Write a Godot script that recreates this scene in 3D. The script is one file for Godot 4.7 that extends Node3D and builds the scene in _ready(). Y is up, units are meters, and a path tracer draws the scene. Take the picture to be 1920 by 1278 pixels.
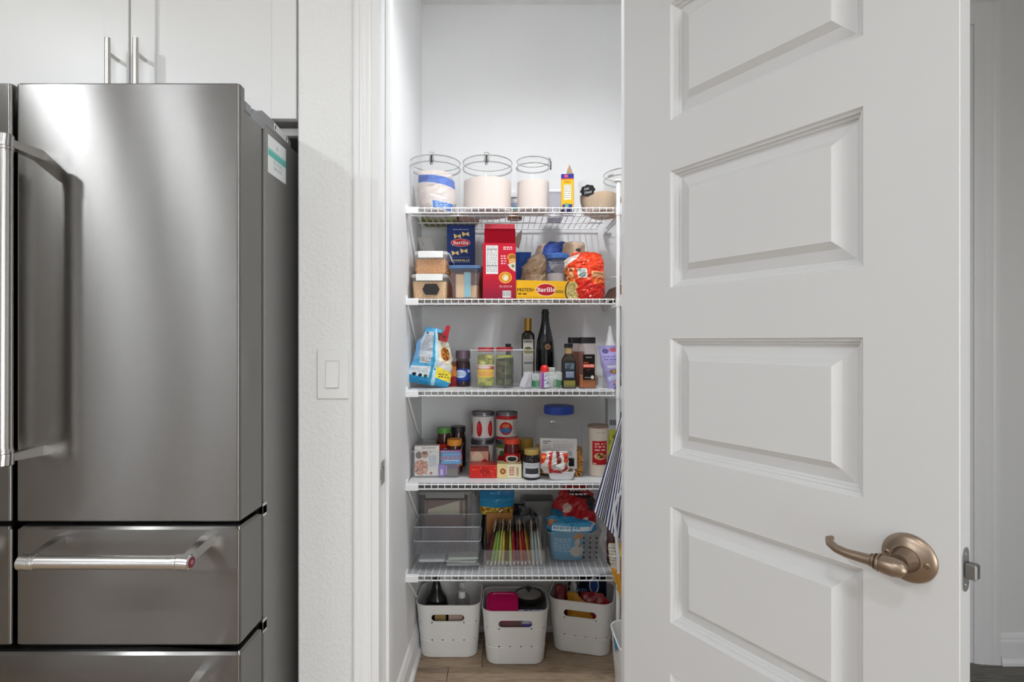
extends Node3D
# A kitchen pantry seen past an open door, with a steel refrigerator on the left.
# Metres, y up, the camera looks along -z from (0, 1.30, 0).

const EYE := 1.30
const DECK := [1.808, 1.463, 1.1165, 0.764, 0.419]   # tops of the five wire shelves
const FRONT := 2.016                                  # distance to the shelves' front rails
const BACKD := 2.40                                   # distance to the pantry's back wall
var mats := {}
var taken := {}
var fnl := FastNoiseLite.new()

# ------------------------------------------------------------------ mesh building
class MB:
	var v := PackedVector3Array()
	var uv := PackedVector2Array()
	var planar := false
	func tri(a, b, c, ua = Vector2.ZERO, ub = Vector2.ZERO, uc = Vector2.ZERO):   # counter-clockwise seen from outside
		v.append(a); v.append(b); v.append(c)
		uv.append(ua); uv.append(ub); uv.append(uc)
	func quad(a, b, c, d, ua = Vector2(0, 1), ub = Vector2(1, 1), uc = Vector2(1, 0), ud = Vector2(0, 0)):
		tri(a, b, c, ua, ub, uc); tri(a, c, d, ua, uc, ud)
	func move(t: Transform3D, from := 0):
		for i in range(from, v.size()):
			v[i] = t * v[i]
	func commit(angle := 35.0) -> ArrayMesh:
		var nt = v.size() / 3
		var fn := PackedVector3Array(); fn.resize(nt)
		var at := {}
		for t in nt:
			var n = (v[t * 3 + 1] - v[t * 3]).cross(v[t * 3 + 2] - v[t * 3])
			fn[t] = n
			for k in 3:
				var key = Vector3i((v[t * 3 + k] * 20000.0).round())
				if at.has(key):
					at[key].append(t)
				else:
					at[key] = [t]
		var lim := cos(deg_to_rad(angle))
		var ov := PackedVector3Array(); ov.resize(nt * 3)
		var on := PackedVector3Array(); on.resize(nt * 3)
		var ou := PackedVector2Array(); ou.resize(nt * 3)
		for t in nt:
			var f: Vector3 = fn[t].normalized()
			for k in 3:
				var p: Vector3 = v[t * 3 + k]
				var s := Vector3.ZERO
				for o in at[Vector3i((p * 20000.0).round())]:
					if fn[o].normalized().dot(f) > lim:
						s += fn[o]
				var j = t * 3 + [0, 2, 1][k]
				ov[j] = p
				on[j] = s.normalized() if s.length() > 1e-14 else f
				ou[j] = Vector2(p.x + p.z, p.y) if planar else uv[t * 3 + k]
		var arr := []
		arr.resize(Mesh.ARRAY_MAX)
		arr[Mesh.ARRAY_VERTEX] = ov
		arr[Mesh.ARRAY_NORMAL] = on
		arr[Mesh.ARRAY_TEX_UV] = ou
		var m := ArrayMesh.new()
		m.add_surface_from_arrays(Mesh.PRIMITIVE_TRIANGLES, arr)
		return m

	# box whose front (+z) face carries the whole texture, other faces the texture's corner
	func box(c: Vector3, s: Vector3, b := 0.0, all := false):
		var h = s * 0.5
		b = minf(b, minf(h.x, minf(h.y, h.z)) * 0.9)
		var e := Vector2(0.01, 0.01)
		if b <= 0.0:
			b = 0.0
		var ax = [Vector3.RIGHT, Vector3.UP, Vector3.BACK]
		for i in 3:
			for sg in [-1.0, 1.0]:
				var n: Vector3 = ax[i] * sg
				var u: Vector3 = ax[(i + 1) % 3]
				var w: Vector3 = ax[(i + 2) % 3]
				if i == 0:
					u = Vector3.FORWARD * sg; w = Vector3.UP
				elif i == 1:
					u = Vector3.RIGHT; w = Vector3.FORWARD * sg
				else:
					u = Vector3.RIGHT * sg; w = Vector3.UP
				var hu = absf(u.dot(h)) - b
				var hw = absf(w.dot(h)) - b
				var o = c + n * absf(n.dot(h))
				var full = all or (i == 2 and sg > 0)
				if full:
					quad(o - u * hu - w * hw, o + u * hu - w * hw, o + u * hu + w * hw, o - u * hu + w * hw)
				else:
					quad(o - u * hu - w * hw, o + u * hu - w * hw, o + u * hu + w * hw, o - u * hu + w * hw, e, e, e, e)
		if b > 0.0:
			for i in 3:
				var p: Vector3 = ax[i]
				var q: Vector3 = ax[(i + 1) % 3]
				var r: Vector3 = ax[(i + 2) % 3]
				for s1 in [-1.0, 1.0]:
					for s2 in [-1.0, 1.0]:
						var lp = absf(p.dot(h)) - b
						var a1 = q * s1 * absf(q.dot(h)) + r * s2 * (absf(r.dot(h)) - b)
						var a2 = q * s1 * (absf(q.dot(h)) - b) + r * s2 * absf(r.dot(h))
						_edge(c, p * lp, a1, a2, q * s1 + r * s2, e)
			for sx in [-1.0, 1.0]:
				for sy in [-1.0, 1.0]:
					for sz in [-1.0, 1.0]:
						var k = Vector3(sx, sy, sz)
						var a = c + Vector3(h.x, h.y - b, h.z - b) * k
						var bb = c + Vector3(h.x - b, h.y, h.z - b) * k
						var d = c + Vector3(h.x - b, h.y - b, h.z) * k
						if (bb - a).cross(d - a).dot(k) > 0:
							tri(a, bb, d, e, e, e)
						else:
							tri(a, d, bb, e, e, e)
	func _edge(c, l, a1, a2, out, e):
		if ((c + l + a1) - (c - l + a1)).cross((c + l + a2) - (c - l + a1)).dot(out) > 0:
			quad(c - l + a1, c + l + a1, c + l + a2, c - l + a2, e, e, e, e)
		else:
			quad(c - l + a2, c + l + a2, c + l + a1, c - l + a1, e, e, e, e)

	# profile of (radius, y) turned about y; a0..a1 in radians, 0 = towards +z, growing towards +x
	func lathe(prof: Array, seg := 32, a0 := 0.0, a1 := TAU, off := Vector3.ZERO):
		var y0 = 1e9
		var y1 = -1e9
		for p in prof:
			y0 = minf(y0, p.y); y1 = maxf(y1, p.y)
		for i in seg:
			var s0 = i / float(seg)
			var s1 = (i + 1) / float(seg)
			var t0 = lerpf(a0, a1, s0)
			var t1 = lerpf(a0, a1, s1)
			var d0 = Vector3(sin(t0), 0, cos(t0))
			var d1 = Vector3(sin(t1), 0, cos(t1))
			for k in prof.size() - 1:
				var p: Vector2 = prof[k]
				var q: Vector2 = prof[k + 1]
				var v0 = 1.0 - (p.y - y0) / maxf(y1 - y0, 1e-6)
				var v1 = 1.0 - (q.y - y0) / maxf(y1 - y0, 1e-6)
				var a = off + d0 * p.x + Vector3.UP * p.y
				var b = off + d1 * p.x + Vector3.UP * p.y
				var c = off + d1 * q.x + Vector3.UP * q.y
				var d = off + d0 * q.x + Vector3.UP * q.y
				if p.x > 1e-6:
					tri(a, b, c, Vector2(s0, v0), Vector2(s1, v0), Vector2(s1, v1))
				if q.x > 1e-6:
					tri(a, c, d, Vector2(s0, v0), Vector2(s1, v1), Vector2(s0, v1))

	# rings of equal length, each counter-clockwise seen from above when they climb
	func loft(rings: Array, cap_a := true, cap_b := true):
		var n = rings[0].size()
		for k in rings.size() - 1:
			for i in n:
				var j = (i + 1) % n
				var u0 = i / float(n)
				var u1 = (i + 1) / float(n)
				var v0 = 1.0 - k / float(rings.size() - 1)
				var v1 = 1.0 - (k + 1) / float(rings.size() - 1)
				quad(rings[k][i], rings[k][j], rings[k + 1][j], rings[k + 1][i], Vector2(u0, v0), Vector2(u1, v0), Vector2(u1, v1), Vector2(u0, v1))
		for e in 2:
			if not [cap_a, cap_b][e]:
				continue
			var r = rings[0] if e == 0 else rings[-1]
			var c := Vector3.ZERO
			for p in r:
				c += p / n
			for i in n:
				var j = (i + 1) % n
				if e == 0:
					tri(c, r[j], r[i])
				else:
					tri(c, r[i], r[j])

	func tube(path: Array, rad, seg := 8, caps := true):
		var rings := []
		var up := Vector3.UP
		for i in path.size():
			var t: Vector3 = (path[mini(i + 1, path.size() - 1)] - path[maxi(i - 1, 0)]).normalized()
			if absf(t.dot(up)) > 0.95:
				up = Vector3.RIGHT if absf(t.x) < 0.8 else Vector3.BACK
			var x = up.cross(t).normalized()
			var y = t.cross(x)
			up = y
			var r = rad[i] if rad is Array else rad
			var ring := []
			for k in seg:
				var a = TAU * k / seg
				ring.append(path[i] + x * cos(a) * r + y * sin(a) * r)
			rings.append(ring)
		loft(rings, caps, caps)

	# flat outline (counter-clockwise in x, y) given thickness towards +z
	func plate(poly: PackedVector2Array, z0: float, z1: float):
		var lo = Vector2(1e9, 1e9)
		var hi = -lo
		for p in poly:
			lo = lo.min(p); hi = hi.max(p)
		var w = (hi - lo).max(Vector2(1e-5, 1e-5))
		var ix = Geometry2D.triangulate_polygon(poly)
		var f = func(p: Vector2): return Vector2((p.x - lo.x) / w.x, 1.0 - (p.y - lo.y) / w.y)
		for i in range(0, ix.size(), 3):
			var a = poly[ix[i]]
			var b = poly[ix[i + 1]]
			var c = poly[ix[i + 2]]
			if (b - a).cross(c - a) < 0:
				var t = b
				b = c; c = t
			tri(Vector3(a.x, a.y, z1), Vector3(b.x, b.y, z1), Vector3(c.x, c.y, z1), f.call(a), f.call(b), f.call(c))
			tri(Vector3(a.x, a.y, z0), Vector3(c.x, c.y, z0), Vector3(b.x, b.y, z0), f.call(a), f.call(c), f.call(b))
		for i in poly.size():
			var a = poly[i]
			var b = poly[(i + 1) % poly.size()]
			quad(Vector3(a.x, a.y, z0), Vector3(b.x, b.y, z0), Vector3(b.x, b.y, z1), Vector3(a.x, a.y, z1), f.call(a), f.call(b), f.call(b), f.call(a))


func rr(w: float, d: float, r: float, y: float, n := 5, ox := 0.0, oz := 0.0) -> Array:   # rounded rectangle at height y
	var out := []
	r = minf(r, minf(w, d) * 0.499)
	for k in 4:
		var c = Vector2([1, 1, -1, -1][k] * (w * 0.5 - r), [1, -1, -1, 1][k] * (d * 0.5 - r))
		var a0 = [PI / 2, 0.0, -PI / 2, -PI][k]
		for i in n:
			var a = a0 - (PI / 2) * i / float(n - 1)
			out.append(Vector3(c.x + cos(a) * r + ox, y, c.y + sin(a) * r + oz))
	return out


func soft_box(w: float, h: float, d: float, r: float, b := 0.002) -> MB:   # upright rounded box standing on y = 0
	var m := MB.new()
	m.loft([rr(w - 2 * b, d - 2 * b, r, 0), rr(w, d, r, b), rr(w, d, r, h - b), rr(w - 2 * b, d - 2 * b, r, h)])
	return m


func tub(w0: float, d0: float, w1: float, d1: float, h: float, r: float, t: float, lip := 0.0) -> MB:   # open thin-walled container
	var m := MB.new()
	var rings = [rr(w0 - 0.006, d0 - 0.006, r, 0), rr(w0, d0, r, 0.003)]
	if lip > 0.0:
		var k = (h - lip) / h
		var wl = lerpf(w0, w1, k)
		var dl = lerpf(d0, d1, k)
		rings += [rr(wl, dl, r, h - lip), rr(wl + lip, dl + lip, r + lip / 2, h - lip), rr(w1 + lip, d1 + lip, r + lip / 2, h - 0.001), rr(w1 + lip - 0.002, d1 + lip - 0.002, r + lip / 2, h)]
	else:
		rings += [rr(w1, d1, r, h - 0.001), rr(w1 - t * 0.6, d1 - t * 0.6, r, h)]
	rings += [rr(w1 - 2 * t, d1 - 2 * t, r, h - 0.001), rr(w0 - 2 * t, d0 - 2 * t, r, t + 0.002)]
	m.loft(rings)
	return m


# a soft bag: an outline (left, front +z, right, back) carried up through rows of [y, width scale, depth scale, shift x, shift z]
func sack(poly: Array, rows: Array, sd := 1, amp := 0.003, n := 32, levels := 18, freq := 26.0) -> MB:
	var c := []
	var m = poly.size()
	for i in n:
		var t = i * m / float(n)
		var k = int(t)
		var f = t - k
		c.append(poly[k].cubic_interpolate(poly[(k + 1) % m], poly[(k - 1 + m) % m], poly[(k + 2) % m], f))
	fnl.seed = sd
	fnl.noise_type = FastNoiseLite.TYPE_SIMPLEX_SMOOTH
	fnl.frequency = 1.0
	fnl.fractal_type = FastNoiseLite.FRACTAL_RIDGED
	fnl.fractal_octaves = 2
	var rings := []
	var top = rows[-1][0]
	for l in levels + 1:
		var y = top * l / float(levels)
		var i = 0
		while i < rows.size() - 2 and rows[i + 1][0] < y:
			i += 1
		var f = clampf((y - rows[i][0]) / maxf(rows[i + 1][0] - rows[i][0], 1e-6), 0, 1)
		f = lerpf(f, smoothstep(0, 1, f), 0.5)
		var ring := []
		for p in c:
			var q = Vector3(p.x * lerpf(rows[i][1], rows[i + 1][1], f) + lerpf(rows[i][3], rows[i + 1][3], f), y, p.y * lerpf(rows[i][2], rows[i + 1][2], f) + lerpf(rows[i][4], rows[i + 1][4], f))
			var out = Vector3(p.x, 0, p.y).normalized()
			var edge = clampf(l / 2.0, 0, 1)
			ring.append(q + out * amp * edge * fnl.get_noise_3d(q.x * freq, q.y * freq, q.z * freq) + Vector3.UP * (amp * 0.5 * fnl.get_noise_2d(q.x * 40, 3.0) if l == levels else 0.0))
		rings.append(ring)
	var mb := MB.new()
	for l in levels:
		for i in n:
			var j = (i + 1) % n
			var ua = i / float(n)
			var ub = (i + 1) / float(n)
			ua = ua * 2 if ua <= 0.5 else 2 - ua * 2
			ub = ub * 2 if ub <= 0.5 else 2 - ub * 2
			var va = 1 - l / float(levels)
			var vb = 1 - (l + 1) / float(levels)
			mb.quad(rings[l][i], rings[l][j], rings[l + 1][j], rings[l + 1][i], Vector2(ua, va), Vector2(ub, va), Vector2(ub, vb), Vector2(ua, vb))
	for e in 2:
		var r = rings[0] if e == 0 else rings[-1]
		var o := Vector3.ZERO
		for p in r:
			o += p / n
		for i in n:
			var vv = Vector2(0.5, 0.99 if e == 0 else 0.01)
			if e == 0:
				mb.tri(o, r[(i + 1) % n], r[i], vv, vv, vv)
			else:
				mb.tri(o, r[i], r[(i + 1) % n], vv, vv, vv)
	return mb


func lens_poly(w: float, t: float) -> Array:
	var o := []
	for k in [[-0.5, 0], [-0.3, 0.38], [0, 0.5], [0.3, 0.38], [0.5, 0], [0.3, -0.38], [0, -0.5], [-0.3, -0.38]]:
		o.append(Vector2(k[0] * w, k[1] * t))
	return o


# ------------------------------------------------------------------ nodes
func numbered(called: String) -> String:
	var k = taken.get(called, 0)
	taken[called] = k + 1
	return called if k == 0 else "%s_%03d" % [called, k]


func thing(called: String, label: String, category: String, p := Vector3.ZERO, turn := 0.0, group := "") -> Node3D:
	var o := Node3D.new()
	o.name = numbered(called)
	add_child(o)
	o.position = p
	o.rotation.y = turn
	o.set_meta("label", label)
	o.set_meta("category", category)
	if group:
		o.set_meta("group", group)
	return o


func part(called: String, mesh, m: Material, parent: Node, p := Vector3.ZERO, angle := 35.0) -> MeshInstance3D:
	var o := MeshInstance3D.new()
	o.name = called
	o.mesh = mesh.commit(angle) if mesh is MB else mesh
	o.material_override = m
	o.position = p
	parent.add_child(o, true)
	return o


func struct(called: String, mesh, m: Material, p := Vector3.ZERO, angle := 35.0) -> MeshInstance3D:
	var o = part(called, mesh, m, self, p, angle)
	o.set_meta("kind", "structure")
	return o


func copy_of(root: Node3D, p: Vector3, turn: float, label: String) -> Node3D:
	var r = root.duplicate()
	r.name = numbered(String(root.name).rstrip("0123456789_"))
	add_child(r)
	r.position = p
	r.rotation.y = turn
	r.set_meta("label", label)
	return r


# ------------------------------------------------------------------ materials and prints
func mat(c: Color, rough := 0.5, o := {}) -> StandardMaterial3D:
	var key = "%s %s %s" % [c.to_html(), rough, str(o)]
	if mats.has(key):
		return mats[key]
	var m := StandardMaterial3D.new()
	m.albedo_color = c
	m.roughness = rough
	for k in o:
		m.set(k, o[k])
	mats[key] = m
	return m


func hx(s: String) -> Color:
	return Color.html(s)


func clear(c := "ffffff", a := 0.10, rough := 0.06) -> StandardMaterial3D:
	return mat(Color(hx(c), a * 0.33 if a < 0.4 else a), rough, {"transparency": BaseMaterial3D.TRANSPARENCY_ALPHA, "cull_mode": BaseMaterial3D.CULL_DISABLED, "metallic_specular": 0.32})


func noise_tex(sd: int, freq: float, size := 512, ramp = null, octaves := 4, normal := false, kind := FastNoiseLite.TYPE_SIMPLEX_SMOOTH) -> NoiseTexture2D:
	var n := FastNoiseLite.new()
	n.seed = sd
	n.frequency = freq
	n.noise_type = kind
	n.fractal_octaves = octaves
	var t := NoiseTexture2D.new()
	t.width = size
	t.height = size
	t.seamless = true
	t.noise = n
	if ramp != null:
		var g := Gradient.new()
		g.offsets = PackedFloat32Array(range(ramp.size()).map(func(i): return i / float(ramp.size() - 1)))
		g.colors = PackedColorArray(ramp)
		t.color_ramp = g
	if normal:
		t.as_normal_map = true
	return t


class Pic:   # a small print, drawn in fractions of its width and height, y down
	var im: Image
	var w: int
	var h: int
	var rng := RandomNumberGenerator.new()
	func _init(a: int, b: int, c: String):
		w = a; h = b
		im = Image.create_empty(w, h, false, Image.FORMAT_RGB8)
		im.fill(Color.html(c))
	func rect(x0, y0, x1, y1, c):
		im.fill_rect(Rect2i(int(x0 * w), int(y0 * h), maxi(1, int((x1 - x0) * w)), maxi(1, int((y1 - y0) * h))), Color.html(c))
		return self
	func ell(cx, cy, rx, ry, c):
		for y in range(maxi(0, int((cy - ry) * h)), mini(h, int((cy + ry) * h) + 1)):
			var k = 1.0 - pow(((y + 0.5) / h - cy) / ry, 2)
			if k > 0:
				var s = sqrt(k) * rx
				im.fill_rect(Rect2i(int((cx - s) * w), y, maxi(1, int(2 * s * w)), 1), Color.html(c))
		return self
	func poly(pts: Array, c):
		var ps := PackedVector2Array()
		for i in range(0, pts.size(), 2):
			ps.append(Vector2(pts[i] * w, pts[i + 1] * h))
		for y in h:
			var xs := []
			for i in ps.size():
				var a = ps[i]
				var b = ps[(i + 1) % ps.size()]
				if (a.y <= y + 0.5) != (b.y <= y + 0.5):
					xs.append(a.x + (y + 0.5 - a.y) / (b.y - a.y) * (b.x - a.x))
			xs.sort()
			for i in range(0, xs.size() - 1, 2):
				im.fill_rect(Rect2i(int(xs[i]), y, maxi(1, int(xs[i + 1] - xs[i])), 1), Color.html(c))
		return self
	func lines(x0, y0, x1, y1, rows, c, sd := 1, fill := 0.5):   # fine print too small to read
		rng.seed = sd
		for r in rows:
			var y = lerpf(y0, y1, r / float(rows))
			var x = x0
			while x < x1:
				var l = rng.randf_range(0.02, 0.09)
				rect(x, y, minf(x + l, x1), y + (y1 - y0) / rows * fill, c)
				x += l + 0.02
		return self
	func bars(x0, y0, x1, y1, sd := 3):
		rect(x0, y0, x1, y1, "f2f2f0")
		rng.seed = sd
		var x = x0 + 0.01
		while x < x1 - 0.01:
			var l = rng.randf_range(0.6, 1.8) / w
			rect(x, y0 + 0.01, x + l, y1 - 0.015, "222222")
			x += l + rng.randf_range(1.0, 2.2) / w
		return self
	func specks(x0, y0, x1, y1, count, r, cols: Array, sd := 5):
		rng.seed = sd
		for i in count:
			ell(rng.randf_range(x0, x1), rng.randf_range(y0, y1), r * rng.randf_range(0.6, 1.4), r * rng.randf_range(0.6, 1.4) * w / h, cols[rng.randi() % cols.size()])
		return self
	func m(rough := 0.5, extra := {}) -> StandardMaterial3D:
		var o := StandardMaterial3D.new()
		o.albedo_texture = ImageTexture.create_from_image(im)
		o.roughness = rough
		o.metallic_specular = 0.32 if rough > 0.28 else 0.45
		for k in extra:
			o.set(k, extra[k])
		return o


func lettering(txt: String, height: float, m: Material, parent: Node, t: Transform3D, bold := true, serif := false, bend := 0.0, stretch := 1.0):
	var f := SystemFont.new()
	f.font_names = PackedStringArray(["Droid Serif" if serif else "Droid Sans"])
	f.font_weight = 700 if bold else 400
	var tm := TextMesh.new()
	tm.text = txt
	tm.font = f
	tm.font_size = 48
	tm.pixel_size = height / 35.0
	tm.depth = 0.0006
	tm.curve_step = 4.0
	var a = tm.get_mesh_arrays()
	var vs: PackedVector3Array = a[Mesh.ARRAY_VERTEX]
	for i in vs.size():
		var p = vs[i]
		p.x *= stretch
		if bend > 0.0:
			p = Vector3(sin(p.x / bend) * (bend + p.z), p.y, cos(p.x / bend) * (bend + p.z))
		vs[i] = p
	a[Mesh.ARRAY_VERTEX] = vs
	var am := ArrayMesh.new()
	am.add_surface_from_arrays(Mesh.PRIMITIVE_TRIANGLES, a)
	var o = part("lettering", am, m, parent)
	o.transform = t
	return o


func xf(x: float, y: float, z: float, yaw := 0.0, pitch := 0.0, roll := 0.0) -> Transform3D:
	return Transform3D(Basis.from_euler(Vector3(pitch, yaw, roll)), Vector3(x, y, z))


func X(px: float, d: float) -> float:
	return (px - 948.0) * d / 1000.0


func Y(py: float, d: float) -> float:
	return EYE - (py - 640.0) * d / 1000.0


# ------------------------------------------------------------------ the setting
func _ready():
	var cam := Camera3D.new()
	cam.name = "camera"
	cam.position = Vector3(0, EYE, 0)
	cam.set_frustum(0.0639, Vector2(12, 1) * 0.00005, 0.05, 60.0)
	add_child(cam)
	cam.current = true

	var env := Environment.new()
	env.background_mode = Environment.BG_SKY
	var sky := Sky.new()
	var sm := ProceduralSkyMaterial.new()
	sm.sky_top_color = Color(0.80, 0.84, 0.90)
	sm.sky_horizon_color = Color(0.9, 0.91, 0.92)
	sm.ground_horizon_color = Color(0.7, 0.7, 0.68)
	sm.ground_bottom_color = Color(0.5, 0.49, 0.46)
	sm.sky_energy_multiplier = 3.7
	sky.sky_material = sm
	env.sky = sky
	env.tonemap_mode = Environment.TONE_MAPPER_LINEAR
	env.tonemap_exposure = 0.69
	env.sdfgi_enabled = true
	env.ssao_enabled = true
	env.ssil_enabled = true
	var we := WorldEnvironment.new()
	we.name = "surroundings"
	we.environment = env
	add_child(we)

	unseen_lamps()
	setting()
	kitchen()
	shelves()
	top_shelf()
	second_shelf()
	third_shelf()
	fourth_shelf()
	fifth_shelf()
	floor_bins()


func unseen_lamps():
	var glow := mat(Color(1, 0.98, 0.95), 0.5, {"emission_enabled": true, "emission": Color(1, 0.98, 0.95), "emission_energy_multiplier": 4.0})
	var trim := mat(hx("eeeeee"), 0.4)
	var i = 0
	var where = ["nearest the refrigerator", "second along from the refrigerator", "third along from the refrigerator", "nearest the pantry door", "behind the camera in line with the pantry", "right of the pantry door", "at the far right corner"]
	for p in [Vector3(-2.2, CEIL, 0.32), Vector3(-2.1, CEIL, 1.2), Vector3(-2.1, CEIL, 2.4), Vector3(-0.35, CEIL, 0.6), Vector3(-0.35, CEIL, 2.2), Vector3(1.4, CEIL, 0.6), Vector3(1.4, CEIL, 2.2)]:  # out of view; places and strengths set for door, pantry and steel streaks
		var t = thing("unseen_recessed_light", "unseen round white recessed ceiling light " + where[i], "light", p, 0, "unseen recessed ceiling lights")
		var b := MB.new()
		b.lathe([Vector2(0.078, -0.002), Vector2(0.092, -0.006), Vector2(0.097, 0.0)], 32)
		part("trim_ring", b, trim, t)
		var d := MB.new()
		d.lathe([Vector2(0.0, -0.003), Vector2(0.079, -0.003)], 32)
		part("lens", d, glow, t)
		var l := SpotLight3D.new()
		l.name = "unseen_downlight"
		l.position = Vector3(0, -0.03, 0)
		l.rotation.x = -PI / 2
		l.spot_angle = 88
		l.spot_angle_attenuation = 0.5
		l.spot_range = 12
		l.spot_attenuation = 2
		l.light_energy = [2.0, 1.5, 1.0, 1.1, 0.7, 1.0, 0.6][i]
		l.light_color = Color(0.965, 0.985, 1.0)
		l.light_size = 0.05
		l.shadow_enabled = true
		t.add_child(l)
		i += 1
	var t = thing("unseen_recessed_light", "unseen round white recessed ceiling light inside the pantry", "light", Vector3(0.22, CEIL, -1.53), 0, "unseen recessed ceiling lights")  # out of view, placed to light the bins, floor and left wall
	var b := MB.new()
	b.lathe([Vector2(0.078, -0.002), Vector2(0.092, -0.006), Vector2(0.097, 0.0)], 32)
	part("trim_ring", b, trim, t)
	b = MB.new()
	b.lathe([Vector2(0.0, -0.003), Vector2(0.079, -0.003)], 32)
	part("lens", b, glow, t)
	var l := SpotLight3D.new()
	l.name = "unseen_downlight"
	l.position = Vector3(0, -0.03, 0)
	l.rotation.x = -PI / 2
	l.spot_angle = 74
	l.spot_angle_attenuation = 1.0
	l.spot_range = 12
	l.spot_attenuation = 2
	l.light_energy = 2.6
	l.light_size = 0.07
	l.light_color = Color(0.97, 0.985, 1.0)
	l.shadow_enabled = true
	t.add_child(l)
	# added fill light, out of view behind the camera, for the lower pantry
	var dl := AreaLight3D.new()
	dl.name = "added_fill_light"
	dl.position = Vector3(1.75, 1.15, 3.36)
	dl.area_size = Vector2(2.3, 2.0)
	dl.light_energy = 8.0
	dl.light_color = Color(0.965, 0.985, 1.0)
	dl.shadow_enabled = true
	add_child(dl)


const CEIL := 2.815


func bx(x0, x1, y0, y1, z0, z1, b := 0.0) -> MB:
	var m := MB.new()
	m.box(Vector3((x0 + x1) / 2.0, (y0 + y1) / 2.0, (z0 + z1) / 2.0), Vector3(x1 - x0, y1 - y0, absf(z1 - z0)), b)
	return m


# a moulding profile of (out from the wall, along its width) swept up a wall edge
func moulding(prof: Array, a: Vector3, b: Vector3, out: Vector3, side: Vector3) -> MB:
	var m := MB.new()
	var r0 := []
	var r1 := []
	for p in prof:
		r0.append(a + out * p.x + side * p.y)
		r1.append(b + out * p.x + side * p.y)
	var n = prof.size()
	var c := Vector3.ZERO
	for p in r0:
		c += p / n
	for i in n:
		var j = (i + 1) % n
		var nn: Vector3 = (r0[j] - r0[i]).cross(r1[i] - r0[i])
		if nn.dot((r0[i] + r0[j]) / 2 - c) > 0:
			m.quad(r0[i], r0[j], r1[j], r1[i])
		else:
			m.quad(r0[j], r0[i], r1[i], r1[j])
	for e in 2:
		var r = r0 if e == 0 else r1
		var k = r0[0] - r1[0] if e == 0 else r1[0] - r0[0]
		var cc := Vector3.ZERO
		for p in r:
			cc += p / n
		for i in n:
			var j = (i + 1) % n
			if (r[i] - cc).cross(r[j] - cc).dot(k) > 0:
				m.tri(cc, r[i], r[j])
			else:
				m.tri(cc, r[j], r[i])
	return m


const CASING := [Vector2(0, 0), Vector2(0.017, 0), Vector2(0.019, 0.004), Vector2(0.018, 0.012), Vector2(0.0145, 0.016), Vector2(0.0165, 0.021), Vector2(0.015, 0.030), Vector2(0.0125, 0.034), Vector2(0.0135, 0.040), Vector2(0.010, 0.050), Vector2(0.008, 0.054), Vector2(0.006, 0.057), Vector2(0, 0.057)]
const BASE := [Vector2(0, 0), Vector2(0.026, 0), Vector2(0.025, 0.012), Vector2(0.019, 0.021), Vector2(0.0145, 0.024), Vector2(0.014, 0.085), Vector2(0.012, 0.093), Vector2(0.009, 0.099), Vector2(0.009, 0.106), Vector2(0.005, 0.118), Vector2(0.0, 0.122)]


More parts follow.
